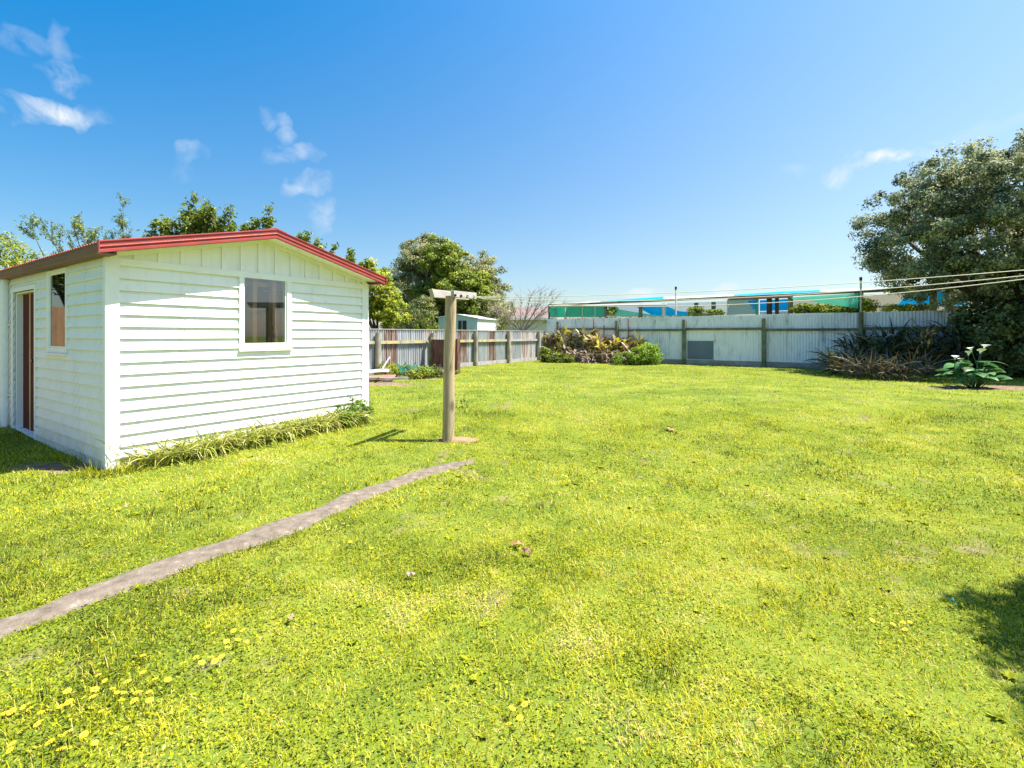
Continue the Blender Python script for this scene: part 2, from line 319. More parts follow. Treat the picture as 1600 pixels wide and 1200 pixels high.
o = mesh_np('concrete_path', V, [np.concatenate([ii, ii + 1, ii + K + 1, ii + K], 1)], mat=M['concrete'], smooth=True)
tag(o, 'narrow old concrete garden path curving across the lawn', kind='structure')

# inside-path test on a raster
RX0, RX1, RY0, RY1, RS = -8.0, 2.0, 0.5, 7.5, 0.02
nx, ny = int((RX1 - RX0) / RS), int((RY1 - RY0) / RS)
mask = np.zeros((nx, ny), bool)
ff = np.linspace(.07, .93, 60)
dd = np.linspace(0, NP_ - 1, NP_ * 8); i0 = np.floor(dd).astype(int); i1 = np.minimum(i0 + 1, NP_ - 1); fr = (dd - i0)[:, None]
a_ = PU[i0] * (1 - fr) + PU[i1] * fr; b_ = PL[i0] * (1 - fr) + PL[i1] * fr
q = a_[:, None] * (1 - ff[None, :, None]) + b_[:, None] * ff[None, :, None]; q = q.reshape(-1, 2)
qi = ((q[:, 0] - RX0) / RS).astype(int); qj = ((q[:, 1] - RY0) / RS).astype(int)
ok = (qi >= 0) & (qi < nx) & (qj >= 0) & (qj < ny); mask[qi[ok], qj[ok]] = True
def on_path(x, y):
    i = ((x - RX0) / RS).astype(int); j = ((y - RY0) / RS).astype(int)
    ok = (i >= 0) & (i < nx) & (j >= 0) & (j < ny); r = np.zeros(len(x), bool)
    r[ok] = mask[i[ok], j[ok]]; return r
def to_shed(x, y):
    dx, dy = x - CX, y - CY; return .554 * dx + .832 * dy, -.832 * dx + .554 * dy
FX0, FY0 = -.16, 19.7                      # left fence line (direction .554,.832)
BX0, BY0 = 9.0, 17.35                      # back fence line (direction -.832,.554)
def fence_side(x, y):                      # True inside the yard
    a = (x - FX0) * .832 - (y - FY0) * .554 > 0.02
    b = (x - BX0) * .554 + (y - BY0) * .832 < -0.02
    return a & b
DP = ground(713, 687)
dirt = [(ground(711, 687), .22, .12), (ground(1555, 606), 1.6, .55), (ground(640, 590), 1.3, .7), (ground(590, 600), .9, .5), (ground(110, 728), .5, .25)]
def dirtness(x, y):
    d = np.zeros(len(x))
    for (c, rx, ry) in dirt:
        r = np.sqrt(((x - c[0]) / rx) ** 2 + ((y - c[1]) / ry) ** 2) + (vnoise(x, y, 5, 8) - .5) * .7
        d = np.maximum(d, 1 - sstep(.75, 1.1, r))
    return d

# ground sheet: fine grid in the yard, coarse skirts to the horizon
gx = np.r_[-400, -120, -50, -25, np.linspace(-16, 20, 480), 30, 60, 130, 400]
gy = np.r_[-60, -20, -6, np.linspace(-3, 26, 390), 35, 60, 130, 420]
GX, GY = np.meshgrid(gx, gy, indexing='ij'); GZ = gz(GX, GY) + .006 * (vnoise(GX, GY, 3, 1) - .5)
V = np.stack([GX, GY, GZ], 2).reshape(-1, 3); n2 = len(gy)
ii = (np.arange(len(gx) - 1)[:, None] * n2 + np.arange(n2 - 1)[None]).reshape(-1, 1)
dz = np.maximum(dirtness(V[:, 0], V[:, 1]), .6 * sstep(.73, .88, .5 * vnoise(V[:, 0], V[:, 1], 2.1, 61) + .5 * vnoise(V[:, 0], V[:, 1], 9, 62)))
m, nt, out = new_mat('lawn_soil'); p = nt.nodes.new('ShaderNodeBsdfPrincipled'); p.inputs['Roughness'].default_value = 1; p.inputs['Specular IOR Level'].default_value = .1
tc = nt.nodes.new('ShaderNodeTexCoord'); n = nt.nodes.new('ShaderNodeTexNoise'); n.inputs['Scale'].default_value = 1.2; n.inputs['Detail'].default_value = 10; n.inputs['Roughness'].default_value = .8
nt.links.new(tc.outputs['Object'], n.inputs['Vector']); r = ramp(nt, [(.3, (.055, .085, .012)), (.5, (.12, .16, .018)), (.62, (.19, .21, .03)), (.75, (.24, .22, .07))])
nt.links.new(n.outputs['Fac'], r.inputs['Fac'])
at_ = nt.nodes.new('ShaderNodeAttribute'); at_.attribute_name = 'dirt'
n3 = nt.nodes.new('ShaderNodeTexNoise'); n3.inputs['Scale'].default_value = 12; n3.inputs['Detail'].default_value = 8; nt.links.new(tc.outputs['Object'], n3.inputs['Vector'])
r3 = ramp(nt, [(.3, (.09, .055, .035)), (.5, (.19, .13, .085)), (.7, (.28, .20, .14))]); nt.links.new(n3.outputs['Fac'], r3.inputs['Fac'])
mx = nt.nodes.new('ShaderNodeMix'); mx.data_type = 'RGBA'; nt.links.new(at_.outputs['Fac'], mx.inputs['Factor'])
nt.links.new(r.outputs[0], mx.inputs['A']); nt.links.new(r3.outputs[0], mx.inputs['B']); nt.links.new(mx.outputs['Result'], p.inputs['Base Color'])
nt.links.new(p.outputs[0], out.inputs[0])
o = mesh_np('ground', V, [np.concatenate([ii, ii + n2, ii + n2 + 1, ii + 1], 1)], mat=m, attrs={'dirt': dz}, smooth=True)
tag(o, 'level lawn ground with bare earth at its edges', kind='structure')
# orange clay round the foot of the line post
def patch(name, c, rx, ry, mat, label, seed, h=.012, kind='structure', cat=None, n=40, rings=5):
    vs = [(0, 0, h)]; fs = []
    for k in range(1, rings + 1):
        for j in range(n):
            a = 2 * math.pi * j / n; rr = k / rings * (1 + .7 * (random.Random(seed * 100 + j // 2).random() - .5))
            x, y = rx * rr * math.cos(a), ry * rr * math.sin(a)
            vs.append((x, y, float(gz(c[0] + x, c[1] + y)) - c[2] + h * (1 - (k / rings) ** 3) - (.01 if k == rings else 0) + random.Random(seed + k * 77 + j).uniform(0, h * .4)))
    fs += [(0, 1 + j, 1 + (j + 1) % n) for j in range(n)]
    for k in range(rings - 1):
        for j in range(n): fs.append((1 + k * n + j, 1 + k * n + n + j, 1 + k * n + n + (j + 1) % n, 1 + k * n + (j + 1) % n))
    b = MB(); b.add(vs, fs, 0, True); o = b.build(name, mat); o.location = c; tag(o, label, cat, kind=kind); return o
patch('clay_patch', ground(714, 687), .24, .13, M['clay'], 'bare orange clay round the foot of the clothesline post', 5, .018)
# slab by the door
c = shed_loc(-.55, 3.4); b = MB(); b.box(-.75, .22, -.45, 1.2, -.05, .03); o = b.build('concrete_slab', M['concrete'], bevel=.006); o.location = (c.x, c.y, .04); o.rotation_euler.z = RZ
tag(o, 'grey concrete slab in the grass outside the shed door', kind='structure')

# ------------------------------------------------------------------ grass
def bare(x, y):
    return sstep(.73, .88, .5 * vnoise(x, y, 2.1, 61) + .5 * vnoise(x, y, 9, 62))
def lawn_points(n, y0, y1, power=1.0):
    u = rng.random(n); y = y0 + (y1 - y0) * u ** power
    hw = 1.22 * y + .9; x = (rng.random(n) * 2 - 1) * hw
    # weight so the density is even across x in each row (area grows with y)
    keep = rng.random(n) < (hw / (1.22 * y1 + .9)) if power == 1.0 else np.ones(n, bool)
    x, y = x[keep], y[keep]
    k = rng.random(len(x)) > bare(x, y) * .6; x, y = x[k], y[k]
    t, s = to_shed(x, y)
    k = ~((t > -.02) & (t < 3.12) & (s > -.02) & (s < 4.3)) & fence_side(x, y)
    k &= ~((t > -1.3) & (t < -.33) & (s > 2.95) & (s < 4.6))
    x, y = x[k], y[k]
    k = ~on_path(x, y); x, y = x[k], y[k]
    k = rng.random(len(x)) > dirtness(x, y) * .93; return x[k], y[k]
def tint_at(x, y):
    """what grows where: 0 lush green .. 1 straw"""
    a = vnoise(x, y, .55, 21); b2 = vnoise(x, y, 1.9, 22); c2 = vnoise(x, y, 6, 23); d2 = vnoise(x, y, 18, 24)
    t = .30 * a + .30 * b2 + .22 * c2 + .18 * d2
    t = (t - .5) * 1.35 + .5 + .08 * sstep(4, 9, y) - .10 * (1 - sstep(1.5, 5.5, y)) + .16 * (vnoise(x, y, .9, 71) - .5)
    dry = sstep(.68, .86, .5 * vnoise(x, y, 1.3, 31) + .5 * vnoise(x, y, 5, 32)) * .40
    return t + dry
def grass_field(n, y0, y1, h0, h1, w0, w1, nseg, spread):
    x, y = lawn_points(n, y0, y1)
    if y0 > 1: k = rng.random(len(x)) < sstep(y0, y0 * 1.45, y); x, y = x[k], y[k]
    if y1 < 20: k = rng.random(len(x)) < 1 - sstep(y1 / 1.45, y1, y); x, y = x[k], y[k]
    N = len(x)
    # gather into tufts
    g = vnoise(x, y, 14, 41)
    lush = sstep(.45, .75, vnoise(x, y, 2.2, 42) * .6 + vnoise(x, y, 7, 43) * .4)
    L = (h0 + (h1 - h0) * rng.random(N) ** 1.6) * (.7 + .5 * g) * (.8 + .42 * lush)
    W = w0 + (w1 - w0) * rng.random(N)
    e0 = R(90) - np.abs(rng.normal(0, spread, N)); az = rng.random(N) * 2 * np.pi
    base = np.stack([x, y, gz(x, y) - .004], 1)
    V, Fs, s, m = ribbons(base, az, L, W, e0, rng.uniform(.3, 1.5, N), nseg)
    tn = np.clip(tint_at(x, y) - .14 * lush + rng.normal(0, 1, N) * (.22 - .12 * sstep(2, 10, y)), .04, 1)
    straw = rng.random(N) < .11 - .06 * sstep(4, 9, y); tn[straw] = rng.uniform(.80, 1, straw.sum()); dk = rng.random(N) < .05; tn[dk] = rng.uniform(0, .05, dk.sum())
    return V, Fs, np.repeat(tn, m)
fields = [grass_field(560000, .75, 4.0, .018, .050, .0022, .0046, 2, .78),
          grass_field(430000, 2.75, 9.0, .025, .062, .005, .009, 2, .70),
          grass_field(300000, 6.2, 22.5, .03, .065, .010, .020, 1, .6)]
Vs, Fq, T = [], [], []; off = 0
for V, Fs, t in fields: Vs.append(V); Fq += [f + off for f in Fs]; T.append(t); off += len(V)
print('grass verts', off)
o = mesh_np('grass', np.concatenate(Vs), Fq, mat=M['g_blade'], attrs={'rnd': np.concatenate(T)})
tag(o, 'short bright green mown lawn grass', 'grass', kind='stuff')
# clover and small broad weeds in the sward
def clover(n, y0, y1, s0, s1):
    x, y = lawn_points(n, y0, y1)
    d = vnoise(x, y, 1.1, 51) * .5 + vnoise(x, y, 4, 52) * .5
    k = rng.random(len(x)) < sstep(.36, .62, d) * .9 + .1; x, y = x[k], y[k]; N = len(x)
    P = np.stack([x, y, gz(x, y) + rng.uniform(.004, .032, N)], 1)
    nr = rng.normal(size=(N, 3)) * .42 + np.array([0, 0, 1.]); nr /= np.linalg.norm(nr, axis=1)[:, None]
    V, Fs = leaves(P, nr, rng.uniform(s0, s1, N), .8)
    t = np.clip(.45 + (tint_at(x, y) - .5) * .6 + rng.normal(0, .15, N), 0, 1)
    return V, Fs, np.repeat(t, 4)
Vs, Fq, T = [], [], []; off = 0
for a in [(120000, .75, 3.2, .006, .0145), (90000, 3.2, 8.2, .010, .020), (40000, 6.8, 22, .015, .026)]:
    V, Fs, t = clover(*a); Vs.append(V); Fq += [f + off for f in Fs]; T.append(t); off += len(V)
o = mesh_np('clover', np.concatenate(Vs), Fq, mat=M['g_clover'], attrs={'rnd': np.concatenate(T)})
tag(o, 'small round clover leaves spread through the lawn', 'clover', kind='stuff')
# flat rosette weeds, many and small: ground cover
x, y = lawn_points(900, .8, 7); k = rng.random(len(x)) < .35; x, y = x[k], y[k]; n = len(x); per = 9
base = np.repeat(np.stack([x, y, gz(x, y) + .004], 1), per, 0); az = np.tile(np.arange(per) * 2 * np.pi / per, n) + np.repeat(rng.random(n) * 6, per) + rng.normal(0, .2, n * per)
V, Fs, s, mm = ribbons(base, az, np.repeat(rng.uniform(.022, .042, n), per) * rng.uniform(.7, 1.1, n * per), np.repeat(rng.uniform(.012, .024, n), per), rng.uniform(.35, .8, n * per), rng.uniform(.3, .8, n * per), 3, 'leaf')
o = mesh_np('lawn_weeds', V, Fs, mat=M['g_clover'], attrs={'rnd': np.repeat(np.clip(np.repeat(rng.uniform(.25, .55, n), per) + rng.normal(0, .08, n * per), 0, 1), mm)})
tag(o, 'flat rosettes of broad leaved weeds among the grass', 'weeds', kind='stuff')

# ------------------------------------------------------------------ shed
PITCH, ZT = .117, 1.972
shed = empty('garden_shed', (CX, CY, 0), RZ)
tag(shed, 'small white weatherboard shed with a red edged gable roof beside the lawn', 'shed')
LX, LY = 3.07, 4.0
def boards(face, u0, u1, holes, ztop=ZT, zbot=-.03, extra=None):
    b = MB(); k = 0; zs = [ztop - PITCH * i for i in range(30)]
    if extra: zs = extra + zs
    for a, c in zip(zs[:-1], zs[1:]):
        if a < zbot + .02: break
        c = max(c, zbot)
        cuts = sorted({a, c} | {h for H in holes for h in (H[2], H[3]) if c < h < a}, reverse=True)
        for z1, z0 in zip(cuts[:-1], cuts[1:]):
            zm = (z0 + z1) / 2; segs = [(u0, u1)]
            for H in holes:
                if H[2] < zm < H[3]:
                    segs = [q for (p, r_) in segs for q in ((p, min(r_, H[0])), (max(p, H[1]), r_)) if q[1] - q[0] > 1e-3]
            of = lambda z: .006 + .025 * (a - z) / max(a - c, 1e-3)
            for p, r_ in segs:
                poly = [(0, z0 - (.006 if z0 == c else 0)), (of(z0), z0 - (.006 if z0 == c else 0)), (of(z1), z1), (0, z1)]
                if z0 == c: poly = [(0, z0), (of(z0) - .008, z0), (of(z0) - .008, z0 - .008), (of(z0), z0 - .008), (of(z1), z1), (0, z1)]
                if face == 'gable': b.prism([(p, -u, z) for u, z in poly], (r_ - p, 0, 0))
                elif face == 'side': b.prism([(-u, p, z) for u, z in poly], (0, r_ - p, 0))
                elif face == 'right': b.prism([(LX + u, p, z) for u, z in poly], (0, r_ - p, 0))
                else: b.prism([(p, LY + u, z) for u, z in poly], (r_ - p, 0, 0))
    return b
GW = (1.2868, 1.792, 1.20, 1.973)        # gable window glass
SWN = (1.15, 1.696, 1.171, 1.975)         # side window glass
DR = (2.31, 3.28, .06, 1.857)
boards('gable', .085, LX - .085, [(GW[0] - .02, GW[1] + .02, GW[2] - .02, 2.1)]).build('gable_wall', M['white'], shed)
boards('side', .03, LY - .05, [(SWN[0] - .02, SWN[1] + .02, SWN[2] - .02, SWN[3] + .02), (DR[0], DR[1], -1, DR[3])], extra=[2.075]).build('side_wall', M['white'], shed)
boards('right', .0, LY, [], extra=[2.075]).build('side_wall', M['white'], shed)
bk = boards('back', .0, LX, [], extra=[2.075])
bk.prism([(0, LY, 2.075), (LX, LY, 2.075), (LX / 2, LY, 2.45)], (0, .02, 0)); bk.build('back_wall', M['white'], shed)
zr = lambda x: 2.46 - .242 * abs(x - 1.535)
# gable panel, trim, battens
b = MB(); b.prism([(.0, -.008, 2.035), (LX, -.008, 2.035), (LX, -.008, zr(LX)), (1.535, -.008, zr(1.535)), (0, -.008, zr(0))], (0, .006, 0)); b.build('gable_panel', M['white'], shed)
b = MB(); b.box(.085, LX - .085, -.034, -.004, ZT, 2.044); b.build('trim_board', M['trim'], shed, bevel=.002)
for k in range(14):
    x = .2 + .208 * k; b = MB(); z1 = lambda q: zr(q) - .045
    if x < 1.535 < x + .052: tp = [(x + .052, -.009, z1(x + .052)), (1.535, -.009, z1(1.535)), (x, -.009, z1(x))]
    else: tp = [(x + .052, -.009, z1(x + .052)), (x, -.009, z1(x))]
    if z1(x) < 2.05 or z1(x + .052) < 2.05: continue
    b.prism([(x, -.009, 2.046), (x + .052, -.009, 2.046)] + tp, (0, -.016, 0)); b.build('batten', M['trim'], shed)
b = MB()
for xa, xb in ((.0, 1.535), (1.535, LX)):
    b.prism([(xa, -.009, zr(xa) - .048), (xb, -.009, zr(xb) - .048), (xb, -.009, zr(xb) + .0), (xa, -.009, zr(xa) + .0)], (0, -.022, 0))
b.build('rake_trim', M['trim'], shed)
for (x0, x1, y0, y1) in ((-.030, .085, -.036, .03), (LX - .085, LX + .030, -.036, .03)):
    b = MB(); b.box(x0, x1, y0, y1, -.03, zr(0) - .03); b.build('corner_board', M['trim'], shed, bevel=.003)
for (x0, x1) in ((-.030, .03), (LX - .03, LX + .03)):
    b = MB(); b.box(x0, x1, LY - .05, LY + .03, -.03, 2.05); b.build('corner_board', M['trim'], shed)
for k in range(16):
    for x in ((.66, 2.36) if k % 2 == 0 else (.66, 1.02 if k > 7 else 2.36)):
        b = MB(); z = ZT - PITCH * (k + 1); b.box(x, x + .016, -.0345, -.028, z - .009, z + .022); b.build('joint_cover', M['white'], shed)
# roof
roof_o = empty('roof'); roof_o.parent = shed
def roof_sheet(xa, xb):
    n = 4 * 56; ys = np.linspace(-.262, LY + .12, n); rid = .0; V = []
    for x in np.linspace(xa, xb, 3):
        V.append(np.stack([np.full(n, x), ys, zr(x) + .094 + .009 * np.cos(ys / .076 * 2 * np.pi)], 1))
    V = np.concatenate(V); ii = (np.arange(2)[:, None] * n + np.arange(n - 1)[None]).reshape(-1, 1)
    top = np.concatenate([ii, ii + n, ii + n + 1, ii + 1], 1)
    V2 = V.copy(); V2[:, 2] -= .02; k = len(V)
    return mesh_np('roof_sheet', np.concatenate([V, V2]), [top, top[:, ::-1] + k], roof_o, M['roofred'], smooth=True)
roof_sheet(-.12, 1.535); roof_sheet(1.535, LX + .12)
b = MB()
b.prism([(1.40, -.265, zr(1.40) + .104), (1.535, -.265, zr(1.535) + .106), (1.67, -.265, zr(1.67) + .104), (1.67, -.265, zr(1.67) + .108), (1.535, -.265, zr(1.535) + .114), (1.40, -.265, zr(1.40) + .108)], (0, LY + .38, 0)); b.build('ridge_cap', M['roofred'], roof_o)
for xa, xb in ((-.11, 1.535), (1.535, LX + .11)):
    b = MB(); b.prism([(xa, -.255, zr(xa)), (xb, -.255, zr(xb)), (xb, -.255, zr(xb) + .012), (xa, -.255, zr(xa) + .012)], (0, LY + .36, 0)); b.build('soffit', M['trim'], roof_o)
# ribbed barge boards
bar = [(0, -.016), (-.018, -.016), (-.024, -.010), (-.024, .012), (-.014, .020), (-.014, .030), (-.027, .038), (-.027, .044), (-.018, .050), (-.018, .078), (-.029, .086), (-.029, .094), (-.016, .100), (0, .100)]
for xa, xb in ((-.142, 1.535), (1.535, LX + .142)):
    b = MB(); b.prism([(xa, -.255 + u, zr(xa) + v) for u, v in bar], (xb - xa, 0, zr(xb) - zr(xa))); b.build('barge_board', M['red'], shed)
# gutters
gut = [(0, 0), (-.10, 0), (-.112, .012), (-.112, .045), (-.122, .055), (-.122, .066), (-.112, .072), (-.112, .088), (-.124, .098), (-.112, .102), (-.104, .098), (-.104, .06), (-.10, .01), (0, .01)]
def gutter(x0, sg, zb, name, mt):
    b = MB(); b.prism([(x0 + sg * u, -.262, zb + v) for u, v in gut], (0, LY + .40, 0)); o = b.build(name, mt, shed)
    xx = sorted((x0 - sg * .121, x0 - sg * .129)); b = MB(); b.box(xx[0], xx[1], -.292, -.250, zb - .006, zb + .116); b.build('end_cap', M['red'], o); return o
gutter(-.022, 1, 2.040, 'gutter', M['brown'])
gutter(LX + .022, -1, 2.040, 'gutter', M['red'])
b = MB(); b.box(-.021, .0, -.235, LY + .1, 2.043, 2.12); b.build('fascia', M['brown'], shed)
# gable window
def window(face, W, sill=True):
    root = MB(); a0, a1, z0, z1 = W
    def bx(b, u0, u1, d0, d1, za, zb):
        if face == 'gable': b.box(u0, u1, -d1, -d0, za, zb)
        else: b.box(-d1, -d0, u0, u1, za, zb)
    f = MB(); w1, w2 = (.066, .078) if face == 'gable' else (.055, .10); pr = .040 if face == 'gable' else .033
    bx(f, a0 - w1, a0 - .018, .0, pr, z0 - .075, z1 + (.0 if face == 'gable' else .055)); bx(f, a1 + .018, a1 + w2, .0, pr, z0 - .075, z1 + (.0 if face == 'gable' else .055))
    bx(f, a0 - .018, a1 + .018, .0, pr - .002, z0 - .075, z0 - .018)
    if face != 'gable': bx(f, a0 - .018, a1 + .018, 0, pr - .002, z1 + .018, z1 + .055)
    o = f.build('window', M['trim'], shed, bevel=.002)
    s = MB(); bx(s, a0 - .018, a0, -.03, .022, z0 - .018, z1 + .018); bx(s, a1, a1 + .018, -.03, .022, z0 - .018, z1 + .018)
    bx(s, a0, a1, -.03, .022, z0 - .018, z0); bx(s, a0, a1, -.03, .022, z1, z1 + .018); s.build('sash', M['trim'], o)
    g = MB(); bx(g, a0, a1, .013, .017, z0, z1); g.build('pane', M['glass'], o)
    s = MB(); bx(s, a0 - w1 - .01, a1 + w2 + .01, 0, .06, z0 - .093, z0 - .076); s.build('sill', M['trim'], o)
    return o
window('gable', GW); window('side', SWN)
# inside: studs, lining, shelf
for q in [(x, x + .05, .10, .19, 0, 2.1) for x in (.95, 1.45, 1.70, 2.3)] + [(.06, .15, y, y + .05, 0, 2.05) for y in (1.12, 1.80, 2.9)] + [(LX - .12, LX - .03, y, y + .09, 0, 2.0) for y in (.8, 1.5, 2.2, 3.0)]:
    b = MB(); b.box(*q); b.build('wall_stud', M['timber_in'], shed)
b = MB(); b.box(1.2, 1.95, .195, .24, 1.90, 1.96); b.build('nogging', M['timber_in'], shed)
b = MB(); b.box(1.15, 1.95, .03, .095, 1.14, 1.165); b.build('window_shelf', M['timber_in'], shed)
b = MB(); b.box(.03, .058, 1.1, 1.85, 1.1, 1.15); b.build('window_shelf', M['timber_in'], shed)
b = MB(); b.box(LX - .03, LX - .02, .05, LY - .05, 0, 2.07); b.box(.05, LX - .05, LY - .05, LY - .03, 0, 2.07); b.box(.02, LX - .03, .04, LY - .05, -.04, .05); b.build('lining', M['lining'], shed)
# door
d = MB(); d.box(.062, .095, DR[0] + .014, DR[1] - .03, DR[2], DR[3] - .02); do = d.build('door', M['door'], shed)
k = MB(); k.tube([(.055, DR[0] + .12, .98), (.0, DR[0] + .12, .98)], .012); k.tube([(.005, DR[0] + .12, .98), (-.03, DR[0] + .12, .98)], [.026, .022]); k.build('door_knob', M['metal_dark'], do)
f = MB(); f.box(-.032, .0, DR[0] - .055, DR[0], 0, DR[3] + .0); f.box(-.032, 0, DR[1], DR[1] + .10, .0, DR[3]); f.box(-.036, 0, DR[0] - .07, DR[1] + .11, DR[3], DR[3] + .058)
f.box(0, .10, DR[0], DR[0] + .012, 0, DR[3]); f.box(0, .10, DR[1] - .028, DR[1], 0, DR[3]); f.box(0, .1, DR[0] + .03, DR[1] - .03, DR[3] - .02, DR[3]); f.box(-.02, .10, DR[0], DR[1], -.05, DR[2] - .004)
f.build('door_frame', M['trim'], shed, bevel=.002)
# downpipe
dp = MB(); dp.tube([(-.068, 3.50, .02), (-.068, 3.50, 2.045)], .040, 16); po = dp.build('downpipe', M['trim'], shed)
for z in (.48, 1.42):
    k = MB(); k.tube([(-.068, 3.50, z), (-.068, 3.50, z + .022)], .044, 16); k.box(-.045, -.02, 3.40, 3.60, z, z + .022); k.build('bracket', M['trim'], po)
# bottle and paddles inside the shed
def bottle():
    pr = [(.0, 0), (.034, 0), (.037, .01), (.037, .085), (.034, .09), (.034, .15), (.037, .155), (.034, .18), (.014, .215), (.013, .235), (0, .235)]
    b = MB(); n = 16; vs = []
    for r_, z in pr: vs += [(r_ * math.cos(2 * math.pi * k / n), r_ * math.sin(2 * math.pi * k / n), z) for k in range(n)]
    b.add(vs, [(i * n + k, i * n + (k + 1) % n, (i + 1) * n + (k + 1) % n, (i + 1) * n + k) for i in range(len(pr) - 1) for k in range(n)], 0, True)
    return b
p = shed_loc(1.705, .062, 1.166); o = bottle().build('juice_bottle', solid('orange_liquid', (.75, .30, .03), (.8, .36, .05), rough=.2)); o.location = p
tag(o, 'orange drink bottle with a blue label standing inside the gable window', 'bottle')
b = MB(); b.tube([(0, 0, .095), (0, 0, .145)], .0385, 16, cap=False); b.build('label', solid('blue_label', (.02, .12, .40), (.03, .16, .5), rough=.4), o)
b = MB(); b.tube([(0, 0, .22), (0, 0, .245)], .016, 12); b.build('cap', solid('white_cap', (.6, .6, .6), rough=.4), o)
for i, (s_, lean, hgt) in enumerate(((1.33, .05, .56), (1.55, -.05, .60))):
    b = MB(); n = 18; pts = []
    for k in range(n + 1):
        a = math.pi * k / n; pts.append((.065 * math.cos(a), .0, hgt - .065 + .065 * math.sin(a)))
    pts += [(-.05, 0, .0), (.05, 0, 0)]
    b.prism(pts, (0, .02, 0)); o = b.build('wooden_paddle', M['timber_in']); o.location = shed_loc(.045, s_, 1.152); o.rotation_euler = (0, lean, RZ + math.pi / 2)
    tag(o, ['shorter orange brown round topped board inside the narrow shed window', 'taller orange brown round topped board inside the narrow shed window'][i], 'board')
# dark fence past the shed corner
b = MB()
for i in range(60): b.box(.3 + .004 * (i % 2), .325, 4.35 + i * .16, 4.35 + i * .16 + .15, 0, 1.75 + .02 * (i % 3))
b.box(.330, .37, 4.3, 14, 1.4, 1.48); b.box(.330, .37, 4.3, 14, .4, .48)
o = b.build('paling_fence', M['darkwood']); o.location = (CX, CY, 0); o.rotation_euler.z = RZ
tag(o, 'dark brown paling fence just showing past the shed downpipe', 'fence')
b = MB()  # unseen fence added so the side window reflects brown timber, not open sky
for i in range(52): b.box(i * .15, i * .15 + .142, .004 * (i % 2), .02, 0, 1.80 + .015 * (i % 3))
b.box(0, 7.8, .025, .07, 1.4, 1.48); b.box(0, 7.8, .025, .07, .4, .48)
o = b.build('paling_fence', solid('brown_timber', (.34, .17, .08), (.46, .27, .15), rough=.8, scale=6, stretch=(1, 1, .2))); o.location = (-12.2, 3.6, 0); o.rotation_euler.z = RZ
tag(o, 'orange brown timber paling fence out of view left of the shed door, added for the side window reflection', 'fence')
# ------------------------------------------------------------------ clothesline
bp = ground(700, 689); cp = empty('clothesline_post', (bp[0], bp[1], bp[2]))
tag(cp, 'round timber clothesline post with a flaking white crossbeam standing in the lawn', 'clothesline post')
b = MB(); H = 1.765 - bp[2]
zs = np.linspace(-.1, H, 12); b.tube([(.018 * z + .004 * math.sin(z * 5), 0, z) for z in zs], [.071 - .003 * z for z in zs], 20); b.build('post', M['post'], cp)
A = at(679, 458, 5.5) - Vector(bp); B = at(736.5, 463.2, 6.38) - Vector(bp)
ax = (B - A).normalized(); sd = ax.cross(Vector((0, 0, 1))).normalized(); up = sd.cross(ax)
def bbox(b, p0, p1, w, hh, du=0, dw=0, bevel_end=0):
    P = lambda p, i, j: p + sd * (dw + i * w / 2) + up * (du + j * hh / 2)
    vs = [P(p0, -1, 1), P(p0 , 1, 1), P(p0 + ax * bevel_end, 1, -1), P(p0 + ax * bevel_end, -1, -1), P(p1, -1, 1), P(p1, 1, 1), P(p1, 1, -1), P(p1, -1, -1)]
    b.add(vs, [(0, 1, 2, 3), (4, 7, 6, 5), (0, 4, 5, 1), (3, 2, 6, 7), (0, 3, 7, 4), (1, 5, 6, 2)])
b = MB(); bbox(b, A, B, .05, .092, 0, -.056, .05); bbox(b, A + ax * .32, B, .042, .080, .004, .056, 0)
cb = b.build('crossbeam', M['whitewood'], cp, bevel=.004)
b = MB(); b.tube([A + sd * -.11 + ax * .48 - up * .02, A + sd * .1 + ax * .48 - up * .02], .008, 8); b.build('bolt', M['metal_dark'], cp)
hooks = []
for k, q in enumerate((.36, .52, .70, .90)):
    p = A.lerp(B, q) + sd * .083 - up * .012; b = MB(); b.box(p.x - .008, p.x + .014, p.y - .02, p.y + .02, p.z - .012, p.z + .012); b.build('hook', M['metal_dark'], cp); hooks.append(p + Vector(bp))
def line(p0, ya, yb, Yr, label):
    """a sagging line from a hook to an anchor far right; passes photo rows ya at x 1100 and yb at x 1600"""
    pr = at(1600, yb, Yr); p1 = p0 + (pr - p0) * 1.4; d = p1 - p0
    def u_of(px):
        r_ = (px - 800) / F; return (r_ * p0.y - p0.x) / (d.x - r_ * d.y)
    u1, u2 = u_of(1100), u_of(1600); z = lambda u_, py: EYE + (HZ - py) / F * (p0.y + d.y * u_)
    A_ = np.array([[u1, -4 * u1 * (1 - u1)], [u2, -4 * u2 * (1 - u2)]]); dz, sg = np.linalg.solve(A_, [z(u1, ya) - p0.z, z(u2, yb) - p0.z])
    b = MB(); b.tube([(p0.x + d.x * k / 50, p0.y + d.y * k / 50, p0.z + dz * k / 50 - 4 * sg * k / 50 * (1 - k / 50)) for k in range(51)], .0034, 6)
    print('line sag', sg, dz)
    o = b.build('clothes_line', M['line']); tag(o, label, 'clothesline', 'lines strung from the clothesline post')
line(hooks[1], 477.5, 436.3, 3.55, 'lowest of the three cream clotheslines strung across the yard')
line(hooks[2], 467.5, 430.8, 3.85, 'middle cream clothesline, just above the lowest one')
line(hooks[3], 455.5, 422, 4.1, 'highest cream clothesline crossing the sky above the back fence')

